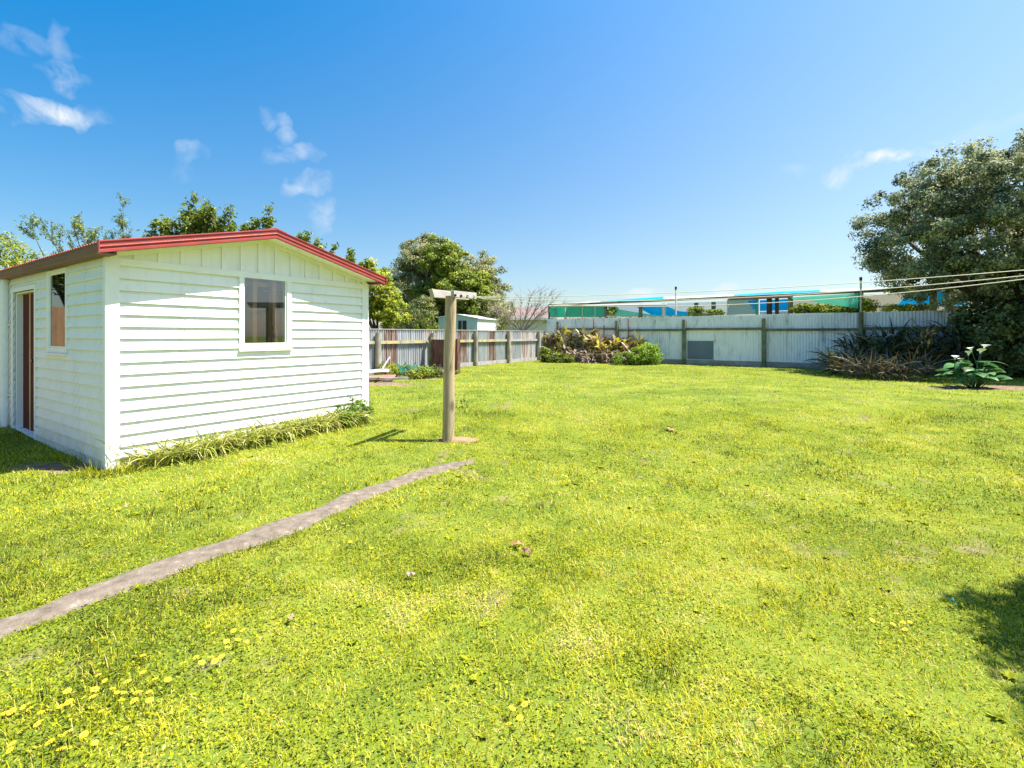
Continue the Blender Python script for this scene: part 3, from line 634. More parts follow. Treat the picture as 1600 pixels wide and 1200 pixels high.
# ------------------------------------------------------------------ fences
def corr(w, z0, z1, pitch=.076, amp=.009, axis='y', seed=0, dz=0, jag=0):
    n = max(8, int(w / pitch * 8)); u = np.linspace(0, w, n); d = amp * np.cos(u / pitch * 2 * np.pi)
    z = np.linspace(z0, z1, 3); V = []
    for k, zz in enumerate(z):
        c = np.stack([d + (0.002 * math.sin(seed + k)), u, np.full(n, zz)], 1) if axis == 'y' else np.stack([u, d, np.full(n, zz)], 1)
        V.append(c)
    V = np.concatenate(V); ii = (np.arange(2)[:, None] * n + np.arange(n - 1)[None]).reshape(-1, 1)
    q = np.concatenate([ii, ii + n, ii + n + 1, ii + 1], 1); V2 = V.copy(); V2[:, 0 if axis == 'y' else 1] += .002
    return np.concatenate([V, V2]), [q, q[:, ::-1] + len(V)]
# back fence: local y runs left (away), faces -x
bf = empty('corrugated_fence', (BX0, BY0, 0), RZ)
tag(bf, 'tall white painted corrugated iron fence across the back of the yard', 'fence')
rr = random.Random(3); u = -9.6; k = 0
while u < 8.85:
    w = min(.80 + rr.uniform(-.06, .1), 8.9 - u)
    if w < .2: break
    top = 2.03 + rr.uniform(-.012, .012) - .004 * max(0, u)
    if 4 < u < 6: top -= .01
    V, Fs = corr(w + .03, .34, top, pitch=.088 if u < 1 else .080, amp=.015 if u < 1 else .0085, seed=k)
    V[:, 0] += .065 + .007 * (k % 2); V[:, 1] += u
    mesh_np('iron_sheet', V, Fs, bf, M['cwhite'] if rr.random() < .6 else M['cwhite2'], smooth=True); u += w; k += 1
posts = [-8.4, -5.6, -2.8, 0, 2.78, 5.52, 8.3]
for i, m_ in enumerate(posts):
    b = MB(); hh = 1.88 + (.17 if i == 2 else 0); r_ = .075
    b.tube([(-.03, m_, 0), (-.03, m_, hh * .5), (-.03 + .01 * (i % 2), m_, hh)], [r_, r_ * .97, r_ * .93], 12); b.build('post', M['mossy'], bf)
for i, (a, c) in enumerate(zip(posts[:-1], posts[1:])):
    dz = [.0, .02, -.01, .03, 0, .06][i]; b = MB(); b.box(-.0, .045, a + .04, c - .04, 1.44 + dz, 1.525 + dz); b.build('rail', M['mossy'], bf)
    b = MB(); b.box(-.01, .03, a + .04, c - .04, .20, .34); b.box(.0, .03, a + .04, c - .04, .08, .197); b.build('base_board', M['base'], bf)
b = MB(); b.box(-.03, .04, -9.7, -8.45, 1.44, 1.52); b.build('rail', M['mossy'], bf)
V, Fs = corr(.94, .36, 1.06, amp=.008); V[:, 0] += .035; V[:, 1] += 1.72; mesh_np('patch_sheet', V, Fs, bf, M['cpatch'], smooth=True).__setitem__('label', 'slate blue patch sheet')
for m_, h in ((6.55, 1.98), (6.08, 1.7), (5.0, 1.96)):
    b = MB(); b.box(-.035, -.005, m_, m_ + .035, .1, h); b.build('steel_bar', M['rustbar'], bf)
# left fence: local x runs away, faces -y
lf = empty('rusty_iron_fence', (FX0, FY0, 0), RZ)
tag(lf, 'low fence of mismatched rusty and pale blue corrugated iron along the left boundary', 'fence')
rr = random.Random(8); u = -11.0; k = 0
seq = ['cmix', 'cblue', 'cmix', 'cblue', 'crust', 'cblue', 'cmix', 'cblue', 'crust', 'cblue', 'cblue', 'cmix', 'cblue', 'cblue', 'crust', 'cblue', 'cblue', 'crust', 'cblue', 'cmix', 'cblue', 'cmix']
while u < 3.0:
    w = .56 + rr.uniform(-.05, .12); w = min(w, 3.1 - u)
    if w < .1: break
    V, Fs = corr(w + .03, .27, 1.45 + rr.uniform(-.006, .006), pitch=.092, amp=.018, axis='x', seed=k); V[:, 0] += u; V[:, 1] += .07 + .003 * (k % 2)
    mesh_np('iron_sheet', V, Fs, lf, M[seq[k % len(seq)]], smooth=True); u += w; k += 1
b = MB(); b.box(-11, 3.1, .045, .10, 1.452, 1.475); b.build('capping', M['base'], lf)
posts = [-11.3, -9.02, -6.75, -4.457, -2.175, 0, 2.4]
for i, m_ in enumerate(posts):
    b = MB(); b.tube([(m_, -.04, 0), (m_, -.04, .8), (m_ + .01, -.04, 1.43 if i > 3 else 1.36)], [.09, .085, .082], 12); b.build('post', M['weathered'], lf)
for i, (a, c) in enumerate(zip(posts[:-1], posts[1:])):
    b = MB(); b.box(a + .05, c - .05, -.01, .05, 1.03, 1.12); b.build('rail', M['lichen'] if i < 5 else M['base'], lf)
    b = MB(); b.box(a + .05, c - .05, -.005, .03, .16, .30); b.build('base_board', M['base'], lf)
# rusty leaning sheet bay standing out from the left fence
q0 = at(674, 585, 15.7); q1 = at(716, 585, 14.3); b = MB()
rp = empty('rusty_iron_screen', (q0.x, q0.y, .1), math.atan2(q1.y - q0.y, q1.x - q0.x)); Lp = (q1 - q0).length
tag(rp, 'dark rust red iron screen standing out from the left fence behind the post', 'screen')
V, Fs = corr(Lp, .0, 1.05, pitch=.11, amp=.012, axis='x'); mesh_np('iron_sheet', V, Fs, rp, M['rustred'], smooth=True)
b = MB(); b.box(Lp - .06, Lp + .03, -.05, .05, -.1, 1.08); b.build('steel_post', M['rustred'], rp)
b = MB(); b.tube([(-.05, 0, -.1), (-.05, 0, 1.12)], .07, 10); b.build('post', M['mossy'], rp)
# junk by the shed corner
def plank(px, py, L_, W_, T_, rz, z, mat, name, label, cat, tilt=0):
    g = ground(px, py); b = MB(); n = 10
    for k in range(n):
        a, c = -L_ / 2 + L_ * k / n, -L_ / 2 + L_ * (k + 1) / n; za = .012 * math.sin(k * .9); zb = .012 * math.sin((k + 1) * .9)
        b.prism([(a, -W_ / 2, za), (c, -W_ / 2, zb), (c, -W_ / 2, zb + T_), (a, -W_ / 2, za + T_)], (0, W_, 0))
    o = b.build(name, mat); o.location = (g[0], g[1], g[2] + z); o.rotation_euler = (tilt, 0, rz); tag(o, label, cat, 'scrap lying by the left fence'); return o
plank(575, 595, 1.3, .55, .015, .1, .07, M['pinkiron'], 'iron_sheet_scrap', 'faded red iron sheet lying flat beside the shed corner', 'iron sheet', .12)
plank(572, 590, 1.2, .5, .02, .25, .16, M['plank'], 'plank', 'bleached pale board lying on top of the red sheet', 'board', .1)
plank(566, 580, 1.1, .30, .02, -.1, .26, M['plank'], 'plank', 'short pale board highest on the scrap pile by the shed', 'board', .15)
plank(605, 597, 1.0, .09, .06, .15, .05, M['weathered'], 'timber_length', 'grey timber length lying at the front of the scrap pile', 'timber')
plank(665, 585, 1.5, .6, .03, -.15, .08, M['plank'], 'plank', 'wide weathered board in the weeds below the teal netting', 'board', .1)
b = MB(); p0 = at(597, 577, 11.5); p1 = at(609, 558, 11.9); b.tube([p0, p1], .02, 6); o = b.build('stick', M['plank']); tag(o, 'pale stick leaning up out of the weeds by the left fence', 'stick')
# teal netting draped low against the fence
b = MB(); n = 16; vs = []
for i in range(n + 1):
    for j in range(4):
        u_ = i / n; p = at(618 + 52 * u_, 567 + 12 * u_ + 3 * math.sin(u_ * 9), 12.6 + .6 * math.sin(u_ * 3)); q = p + Vector((0, .0 + .2 * j, -.10 * j + .03 * math.sin(i * 1.3 + j)))
        vs.append(q)
b.add(vs, [(i * 4 + j, (i + 1) * 4 + j, (i + 1) * 4 + j + 1, i * 4 + j + 1) for i in range(n) for j in range(3)], 0, True)
o = b.build('shade_net', M['tealcloth']); tag(o, 'teal netting slumped over weeds in front of the left fence', 'netting')

# ------------------------------------------------------------------ trees
def limb(b, p0, p1, r0, r1, bend=.12, n=6, seed=0):
    rd = random.Random(seed); d = p1 - p0; L_ = d.length; off = Vector((rd.uniform(-1, 1), rd.uniform(-1, 1), rd.uniform(-.3, 1))) * bend * L_
    pts = [p0 + d * (k / n) + off * (4 * (k / n) * (1 - k / n)) * .5 for k in range(n + 1)]
    b.tube(pts, [r0 + (r1 - r0) * k / n for k in range(n + 1)], 7, cap=False); return pts
def crown_cloud(lobes, nclump, per, cr, seed, shell=(.62, 1.02), zcut=-9):
    g = np.random.default_rng(seed); vol = np.array([l[3] * l[4] + l[4] * l[5] + l[3] * l[5] for l in lobes]); pr = vol / vol.sum()
    li = g.choice(len(lobes), nclump, p=pr); Lb = np.array(lobes)[li]
    d = g.normal(size=(nclump, 3)); d /= np.linalg.norm(d, axis=1)[:, None]; r_ = g.uniform(shell[0], shell[1], nclump)[:, None]
    C = Lb[:, :3] + d * Lb[:, 3:6] * r_
    k = C[:, 2] > zcut; C, d = C[k], d[k]; n = len(C)
    sz = cr * g.uniform(.6, 1.35, n)
    P = np.repeat(C, per, 0); e = g.normal(size=(n * per, 3)); e /= np.linalg.norm(e, axis=1)[:, None]
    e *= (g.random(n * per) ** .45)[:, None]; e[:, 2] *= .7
    P = P + e * np.repeat(sz, per)[:, None]
    nr = e * .9 + np.repeat(d, per, 0) * .35 + np.array([0, 0, .35]) + g.normal(size=(n * per, 3)) * .45
    nr /= np.linalg.norm(nr, axis=1)[:, None]
    tone = np.repeat(g.normal(0, .16, n), per); return C, P, nr, tone, e
def tree(name, label, lobes, base, trunk_r, nclump, per, cr, leaf, asp, mat, seed, group=None, bias=0, shell=(.62, 1.02), nlimb=12, fork=.35, cat='tree', zcut=-9, bark='bark', tips=0.0, bend=.14):
    base = Vector(base); root = empty(name, base); tag(root, label, cat, group)
    C, P, nr, tone, e = crown_cloud(lobes, nclump, per, cr, seed, shell, zcut); g = np.random.default_rng(seed + 5)
    V, Fs = leaves(P, nr, leaf * g.uniform(.7, 1.3, len(P)), asp)
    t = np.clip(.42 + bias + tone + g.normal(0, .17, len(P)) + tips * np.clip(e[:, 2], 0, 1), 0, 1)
    mesh_np('crown', V - np.array(base), Fs, root, mat, {'rnd': np.repeat(t, 4)})
    b = MB(); L0 = lobes[0]; ctr = Vector(L0[:3]); f = base.lerp(ctr, fork) - base
    limb(b, Vector((0, 0, -.1)), f, trunk_r, trunk_r * .75, .08, 6, seed)
    rd = random.Random(seed); idx = rd.sample(range(len(C)), min(nlimb, len(C)))
    for q, i in enumerate(idx):
        tgt = Vector(C[i]) - base; mid = f.lerp(tgt, .5) + Vector((rd.uniform(-.2, .2), rd.uniform(-.2, .2), rd.uniform(0, .3)))
        limb(b, f, mid, trunk_r * .55, trunk_r * .26, bend, 5, seed + q); limb(b, mid, tgt, trunk_r * .26, trunk_r * .07, bend, 5, seed + q + 50)
        for w in range(3):
            j = min(range(0, len(C), max(1, len(C) // 90)), key=lambda a: (Vector(C[a]) - base - tgt).length + rd.random() * 1.2)
            limb(b, mid.lerp(tgt, .5), Vector(C[j]) - base, trunk_r * .13, trunk_r * .04, bend, 4, seed + q * 3 + w)
    b.build('trunk', M[bark], root); return root
# pohutukawa on the right
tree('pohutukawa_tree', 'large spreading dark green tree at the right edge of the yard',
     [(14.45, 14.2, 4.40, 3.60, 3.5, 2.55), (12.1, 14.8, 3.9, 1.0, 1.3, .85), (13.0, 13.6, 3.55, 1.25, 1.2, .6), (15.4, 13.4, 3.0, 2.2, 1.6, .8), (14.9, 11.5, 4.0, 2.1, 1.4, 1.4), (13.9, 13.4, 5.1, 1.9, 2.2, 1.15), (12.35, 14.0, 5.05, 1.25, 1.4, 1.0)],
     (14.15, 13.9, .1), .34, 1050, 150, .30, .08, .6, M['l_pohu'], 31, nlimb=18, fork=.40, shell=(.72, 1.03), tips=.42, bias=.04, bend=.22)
# central trees behind the left fence
def lobe(px, py, Y, rx, rz, ry=None):
    c = at(px, py, Y); return (c.x, c.y, c.z, rx, ry or rx, rz)
tree('pohutukawa_tree', 'broad olive green tree beyond the left fence, behind the bright green one',
     [lobe(690, 455, 33, 3.6, 3.1), lobe(638, 455, 33, 1.9, 2.5), lobe(750, 450, 33, 1.8, 2.3), lobe(672, 405, 33, 2.2, 1.5), lobe(640, 500, 32, 2.2, 1.5), lobe(752, 500, 32, 1.8, 1.3)],
     (at(690, 520, 33).x, 33, .1), .35, 760, 140, .42, .13, .6, M['l_olive'], 41, tips=.25, bias=0)
tree('leafy_tree', 'bright green tree beyond the left fence, above the pale blue shed',
     [lobe(695, 440, 29.6, 1.7, 2.3), lobe(690, 405, 29.6, 1.2, 1.3), lobe(725, 455, 29.6, 1.9, 1.7), lobe(750, 470, 29.6, .9, .9), lobe(670, 475, 29.6, 1.4, 1.2), lobe(702, 382, 29.6, .6, .55)],
     (at(700, 520, 29.6).x, 29.6, .1), .16, 360, 100, .36, .14, .65, M['l_green'], 42, tips=.25, shell=(.3, 1.08), bias=.02)
tree('lemon_tree', 'yellow green citrus tree just behind the low rusty fence at the shed corner',
     [lobe(596, 470, 16.6, .78, .75), lobe(575, 450, 16.6, .9, .9), lobe(612, 487, 16.4, .62, .52), lobe(540, 450, 16.8, 1.1, 1.0)],
     (at(590, 520, 16.6).x, 16.6, .1), .08, 230, 80, .2, .09, .55, M['l_lemon'], 43, tips=.25, bias=.06, bark='bark')
tree('shrub', 'small pale green shrub between the rusty fence and the pale blue shed',
     [lobe(672, 507, 22, .40, .38), lobe(658, 512, 22, .4, .25)], (at(668, 520, 22).x, 22, .1), .03, 30, 40, .14, .06, .5, M['l_lemon'], 44, nlimb=5, cat='shrub', bias=-.1)
tree('shrub', 'dark green shrub under the olive tree, left of the pale blue shed',
     [lobe(655, 490, 25, 1.0, .9), lobe(630, 500, 25, .8, .7)], (at(650, 520, 25).x, 25, .1), .05, 80, 60, .25, .09, .5, M['l_dark'], 45, nlimb=6, cat='shrub', bias=.25)
tree('shrub', 'shrub with golden leaf spikes behind the pale blue shed roof',
     [lobe(765, 478, 29, .9, .8), lobe(790, 487, 29, .7, .6)], (at(770, 520, 29).x, 29, .1), .05, 60, 50, .25, .12, .35, M['l_olive'], 46, nlimb=6, cat='shrub', bias=.1)
b_ = np.stack([rng.uniform(at(738, 0, 30.6).x, at(768, 0, 30.6).x, 34), rng.uniform(30.3, 30.9, 34), np.full(34, 1.9)], 1)
V, Fs, s, mm = ribbons(b_, rng.random(34) * 6.28, rng.uniform(.5, 1.05, 34), .09, R(88), rng.uniform(0, .25, 34), 4, 'leaf')
o = mesh_np('golden_conifer', V, Fs, mat=M['l_lemon'], attrs={'rnd': np.repeat(rng.uniform(.8, 1, 34), mm)}); tag(o, 'upright golden yellow leaf spikes above the pale blue shed', 'shrub')

# twiggy trees: recursive branching with leaves strung on the shoots
def twiggy(name, label, base, tips_, r0, mat, leaf, asp, seed, nleaf=26, spread=.5, cat='tree', side=7, bark='bark', leaves_on=True, droop=0):
    base = Vector(base); root = empty(name, base); tag(root, label, cat); rd = random.Random(seed); b = MB(); LP, LN = [], []
    hub = Vector((0, 0, max(.3, (sum((t.z for t in tips_)) / len(tips_) - base.z) * .45)))
    limb(b, Vector((0, 0, -.1)), hub, r0, r0 * .7, .05, 5, seed)
    for i, t in enumerate(tips_):
        t = t - base; pts = limb(b, hub, t, r0 * .5, r0 * .06, .16, 10, seed + i)
        for k in range(side):
            j = rd.randint(4, 10); p0 = pts[j]; d = (pts[j] - pts[j - 1]).normalized() + Vector((rd.uniform(-1, 1), rd.uniform(-1, 1), rd.uniform(-.5, .7))) * .9
            L_ = spread * rd.uniform(.5, 1.1); p1 = p0 + d.normalized() * L_; sub = limb(b, p0, p1, r0 * .11, r0 * .035, .15, 5, seed + i * 9 + k)
            for w in range(2):
                jj = rd.randint(1, 4); d2 = d.normalized() + Vector((rd.uniform(-1, 1), rd.uniform(-1, 1), rd.uniform(-.4, .6))) * .8; p2 = sub[jj] + d2.normalized() * L_ * .55
                s2 = limb(b, sub[jj], p2, r0 * .06, r0 * .025, .1, 4, seed + w + k)
                if leaves_on:
                    for q in range(nleaf // 2):
                        f = rd.random(); LP.append(s2[0].lerp(s2[-1], f) + Vector((rd.gauss(0, 1), rd.gauss(0, 1), rd.gauss(0, 1) - droop)) * leaf * .45)
            if leaves_on:
                for q in range(nleaf):
                    f = rd.random(); LP.append(sub[0].lerp(sub[-1], f) + Vector((rd.gauss(0, 1), rd.gauss(0, 1), rd.gauss(0, 1) - droop)) * leaf * .5)
    b.build('branches', M[bark], root)
    if leaves_on:
        P = np.array([tuple(p) for p in LP]); g = np.random.default_rng(seed); nr = g.normal(size=P.shape) + np.array([0, 0, .8]); nr /= np.linalg.norm(nr, axis=1)[:, None]
        V, Fs = leaves(P, nr, leaf * g.uniform(.7, 1.3, len(P)), asp); mesh_np('leaves', V, Fs, root, mat, {'rnd': np.repeat(np.clip(g.normal(.5, .22, len(P)), 0, 1), 4)})
    return root
Yb = 11.5
twiggy('feathery_tree', 'sparse feathery tree showing above the brown shed gutter', (at(130, 520, Yb).x, Yb, .1),
       [at(50, 358, Yb), at(75, 364, Yb), at(110, 345, Yb), at(130, 348, Yb + .3), at(92, 375, Yb), at(112, 380, Yb), at(140, 372, Yb)], .06, M['l_feather'], .06, .38, 51, 38, .42)
twiggy('feathery_tree', 'tall thin feathery shoot beside the left tip of the red roof edge', (at(185, 520, Yb + .5).x, Yb + .5, .1),
       [at(192, 322, Yb + .5), at(188, 345, Yb + .5), at(198, 355, Yb + .5), at(165, 365, Yb + .5), at(175, 375, Yb + .5)], .05, M['l_feather'], .055, .32, 52, 32, .32, side=8)
Yp = 12.0
twiggy('plum_tree', 'leafy green tree rising behind the middle of the shed roof', (at(330, 520, Yp).x, Yp, .1),
       [at(296, 330, Yp), at(310, 335, Yp), at(325, 345, Yp), at(275, 352, Yp), at(345, 352, Yp), at(300, 355, Yp), at(315, 362, Yp + .2), at(358, 362, Yp), at(262, 368, Yp), at(335, 362, Yp), at(288, 345, Yp + .3), at(240, 372, Yp), at(252, 362, Yp)], .09, M['l_plum'], .105, .42, 53, 48, .42, side=9, droop=.3)
twiggy('plum_tree', 'pair of leafy shoots just left of the roof ridge', (at(400, 520, Yp).x, Yp, .1),
       [at(416, 335, Yp), at(396, 350, Yp), at(385, 362, Yp), at(405, 358, Yp), at(418, 350, Yp), at(375, 372, Yp)], .06, M['l_plum'], .095, .42, 54, 30, .28, side=8, droop=.3)
twiggy('plum_tree', 'leafy green shoots following the right slope of the shed roof', (at(520, 520, Yp + 1).x, Yp + 1, .1),
       [at(470, 366, Yp + 1), at(482, 378, Yp + 1), at(497, 384, Yp + 1), at(520, 392, Yp + 1), at(540, 408, Yp + 1), at(560, 410, Yp + 1), at(572, 420, Yp + 1), at(548, 402, Yp + 1), at(580, 430, Yp + 1)], .06, M['l_green'], .09, .5, 55, 26, .24, side=8)
tree('hedge_shrub', 'bright yellow green bush at the far left behind the shed gutter',
     [lobe(8, 400, 9.5, .55, .42), lobe(35, 405, 9.5, .35, .28), lobe(-25, 395, 9.5, .6, .6), lobe(5, 430, 9.5, .6, .5)], (at(0, 520, 9.5).x, 9.5, .1), .05, 90, 40, .15, .055, .4, M['l_lemon'], 56, cat='shrub', nlimb=8)
twiggy('bare_shrub', 'leafless grey branching shrub beyond the corner where the two fences meet', (at(815, 515, 25).x, 25, .1),
       [at(770, 478, 25), at(785, 485, 25), at(800, 474, 25), at(815, 470, 25), at(830, 462, 25), at(845, 460, 25), at(858, 462, 25), at(868, 466, 25), at(790, 495, 25), at(830, 480, 25), at(880, 478, 25), at(850, 490, 25), at(870, 492, 25)],
       .07, None, 0, 0, 57, 0, .6, cat='shrub', side=26, bark='twig', leaves_on=False)
# off to the right, outside the picture: the tree whose shade falls on the near lawn
tree('garden_tree', 'leafy garden tree to the right of the near lawn, shading it',
     [(4.62, 2.22, 3.0, .80, .20, .5), (4.42, 1.92, 3.0, .72, .22, .5), (4.12, 1.60, 3.0, .80, .26, .5), (4.6, 1.35, 3.3, .8, .4, .5), (5.3, 1.7, 3.2, 1.0, .7, .6)], (5.2, 1.6, 0), .1, 300, 120, .22, .085, .6, M['l_green'], 61, nlimb=10, shell=(.2, 1.0))

tree('garden_tree', 'dark leafy tree left of the shed, out beyond the door side',
     [(-11.0, 7.3, 3.5, 1.6, 1.3, 1.2), (-12.6, 8.0, 3.4, 1.5, 1.4, 1.2)], (-11.2, 7.4, 0), .12, 200, 80, .3, .1, .5, M['l_green'], 62, nlimb=8)

# ------------------------------------------------------------------ clumps by the back fence
def clump(name, label, px, py, n, L0, L1, W, mat, e0=(1.1, 1.5), dr=(.4, 1.4), rad=.25, prof='leaf', group=None, cat='plant', t=(.0, 1), nseg=5, g=None, seed=1, zoff=0, azr=(0, 6.283), stalk=0):
    rr_ = np.random.default_rng(seed); c = g or ground(px, py)
    a = rr_.random(n) * 6.283; r_ = rad * np.sqrt(rr_.random(n)); h = rr_.random(n) * stalk
    base = np.stack([r_ * np.cos(a), r_ * np.sin(a), zoff + h], 1)
    az = a + rr_.normal(0, .6, n) if azr == (0, 6.283) else rr_.uniform(azr[0], azr[1], n)
    V, Fs, s, mm = ribbons(base, az, rr_.uniform(L0, L1, n), W * rr_.uniform(.6, 1.2, n), rr_.uniform(*e0, n), rr_.uniform(*dr, n), nseg, prof, rr_.normal(0, .5, n))
    o = mesh_np(name, V, Fs, None, mat, {'rnd': np.repeat(rr_.uniform(t[0], t[1], n), mm)}, smooth=True); o.location = c
    tag(o, label, cat, group); return o
cg = 'canna clumps against the white fence'
clist = [(864, 562, 1.15), (880, 563, 1.45), (900, 563, 1.35), (918, 564, 1.40), (934, 565, 1.15), (948, 566, .75), (968, 566, 1.05), (985, 567, .8), (998, 567, 1.1)]
cl_lab = ['leftmost yellowing canna clump near the fence corner', 'yellowing canna clump second from the fence corner', 'tallest yellow and brown canna clump below the red roof line of plants', 'tall canna clump with bright yellow upright leaves', 'brownish canna clump at the right shoulder of the tall ones',
          'low brown canna clump left of the fence post', 'yellow leaved canna clump right of the gap', 'small withered canna clump behind the round green bush', 'thin upright canna stem left of the green bush']
cl_lab[2] = 'tallest yellow and brown canna clump, third from the fence corner'
for i, (px, py, h) in enumerate(clist):
    g_ = ground(px, py)
    clump('canna_plant', cl_lab[i], px, py, 190 if i != 8 else 45, .28, .52, .125, M['l_canna'], (.6, 1.5), (.2, 1.6), .34 if i != 8 else .12, 'leaf', cg, seed=70 + i, g=(g_[0], g_[1] - .1, g_[2]), stalk=h * .86)
for i, (px, py) in enumerate(((898, 566), (925, 567), (958, 568), (978, 569))):
    clump('dead_leaf_skirt', ['dry straw leaves under the tall cannas, far left', 'dry straw leaves under the tall cannas, centre', 'pale dry straw leaves in the gap between canna groups', 'dry pinkish straw leaves beside the round green bush'][i], px, py, 110, .2, .42, .05, M['l_straw'], (.2, 1.4), (.8, 2.2), .34, 'leaf', 'dead leaves under the cannas', 'dead leaves', (.3, 1), seed=90 + i, stalk=.45)
def bush(name, label, lobes, mat, seed, ncl, per, cr, leaf, bias=0, cat='shrub', asp=.5, bark='bark', group=None):
    x, y = lobes[0][0], lobes[0][1]; return tree(name, label, lobes, (x, y, float(gz(x, y))), .03, ncl, per, cr, leaf, asp, mat, seed, nlimb=6, cat=cat, bias=bias, tips=.25, bark=bark, group=group)
bush('green_bush', 'round bright green bush at the foot of the white fence', [lobe(1007, 556, 18.6, .68, .42, .5), lobe(980, 560, 18.6, .5, .30, .4), lobe(1012, 550, 18.6, .5, .38, .4)], M['l_bush'], 81, 130, 50, .16, .07, .1)
bush('green_bush', 'dark green low bush at the foot of the cannas by the fence corner', [lobe(860, 559, 20.2, .38, .24, .3), lobe(880, 561, 20, .38, .20, .3), lobe(851, 555, 20.4, .22, .32, .2)], M['l_green'], 82, 90, 45, .15, .08, -.08)
# right bed: dark flax-like clumps
gl = [(1322, 585, .55, .6), (1348, 583, 1.35, .9), (1378, 584, 1.2, .8), (1402, 584, 1.65, .9), (1430, 585, 1.5, .9), (1460, 586, 1.6, .9), (1492, 585, 1.85, 1.0), (1525, 584, 1.8, 1.0), (1558, 584, 1.8, 1.0), (1592, 585, 1.8, 1.0)]
gn = ['low edge', 'leaning', 'spiky', 'dense', 'tangled', 'dusky', 'broad', 'tall', 'shaded', 'rightmost']
where = ['at the left end of the shaded bed', 'right of the leftmost end of the shaded bed', 'below the fence post in the shaded bed', 'right of the shaded fence post', 'at the middle of the shaded bed', 'behind the arum leaves, left side', 'directly behind the arum flowers', 'right behind the arum flowers', 'under the big tree, left of the frame edge', 'at the right frame edge under the big tree']
for i, (px, py, h, w) in enumerate(gl):
    g_ = ground(px, py); sh = (i % 2) * .5
    g_ = (g_[0] + sh * .5, g_[1] + sh, g_[2])
    clump('strap_leaf_plant', '%s dark strap leaved plant %s' % (gn[i], where[i]), px, py, 190, .40, .85, .060, M['l_ginger'], (.6, 1.5), (.6, 2.2), .42, 'leaf', 'dark plants in the shaded bed', seed=100 + i, g=g_, stalk=h * .72)
for i, (px, py) in enumerate(((1335, 590), (1362, 592), (1388, 593), (1415, 594), (1445, 594))):
    clump('dead_leaf_skirt', ['straw coloured leaves fanning left at the bed edge', 'dry leaves fanning out second from the bed edge', 'brown dry leaves at the front middle of the bed', 'dry leaves on the ground left of the arum lily', 'dry leaves touching the arum lily'][i], px, py, 95, .35, .85, .022, M['l_brown'], (.3, 1.2), (.2, 1.3), .3, 'strap', 'dead leaves in the shaded bed', 'dead leaves', (.0, .85), seed=120 + i, stalk=.35)
bush('leafy_shrub', 'small yellow green shrub at the left tip of the shaded bed', [lobe(1315, 562, 14.3, .22, .32, .2), lobe(1307, 575, 14.3, .25, .15, .2)], M['l_bush'], 131, 26, 26, .12, .07, .15)
bush('leafy_shrub', 'dense dark shrub under the big tree at the right edge', [lobe(1560, 520, 12.9, .9, .85, .6), lobe(1600, 540, 12.9, 1.0, 1.0, .6), lobe(1520, 505, 13.4, .6, .5, .5), lobe(1640, 520, 13, 1.0, 1.2, .6)], M['l_dark'], 132, 240, 60, .25, .12, .0, asp=.6)
# arum lily
c = ground(1522, 606); arum = empty('arum_lily', c); tag(arum, 'arum lily with white flowers and big glossy leaves at the front of the shaded bed', 'plant')
rr_ = np.random.default_rng(5)
for i in range(38):
    a = rr_.uniform(0, 6.283); rl = rr_.uniform(.05, .34); h = rr_.uniform(.16, .58); b0 = np.array([[rl * math.cos(a) * 1.3, rl * math.sin(a) * .7, h]])
    V, Fs, s, mm = ribbons(b0, np.array([a + rr_.normal(0, .3)]), rr_.uniform(.28, .44), rr_.uniform(.17, .25), rr_.uniform(.1, .6), rr_.uniform(.6, 1.3), 6, 'leaf', np.array([rr_.normal(0, .3)]))
    o = mesh_np('leaf', V, Fs, arum, M['l_arum'], {'rnd': np.full(len(V), rr_.random())}, smooth=True)
    b = MB(); p = Vector(b0[0]); b.tube([(p.x * .3, p.y * .3, 0), (p.x * .8, p.y * .8, h * .6), tuple(p)], [.009, .008, .006], 6); b.build('stalk', M['l_arum'], o)
for i, (px, py) in enumerate(((1518, 549), (1537, 545), (1531, 553), (1513, 556), (1492, 562), (1508, 582), (1502, 566))):
    t = at(px, py, c[1] + rr_.uniform(-.3, -.1)) - Vector(c); b = MB(); n = 14; vs = []
    for k in range(5):
        r_ = [.006, .014, .03, .052, .066][k]; z = [0, .03, .06, .085, .09][k]
        for j in range(n):
            an = 2 * math.pi * j / n; tipf = 1 + (.55 * max(0, math.cos(an)) ** 4 if k > 2 else 0)
            vs.append((r_ * math.cos(an) * tipf, r_ * math.sin(an), z + (.02 * math.cos(an) if k > 2 else 0)))
    b.add(vs, [(k * n + j, k * n + (j + 1) % n, (k + 1) * n + (j + 1) % n, (k + 1) * n + j) for k in range(4) for j in range(n)], 0, True)
    fo = b.build('flower', M['petalwhite'], arum); fo.location = t; fo.rotation_euler = (rr_.uniform(-.5, .3), rr_.uniform(-.4, .4), rr_.uniform(-2.6, -.6))
    b = MB(); b.tube([(0, 0, .02), (0, 0, .075)], [.006, .004], 6); b.build('spadix', M['yellow'], fo)
    b = MB(); b.tube([(0, 0, 0), (-.0, .02, -t.z * .95)], [.006, .008], 6); b.build('stalk', M['l_arum'], fo)
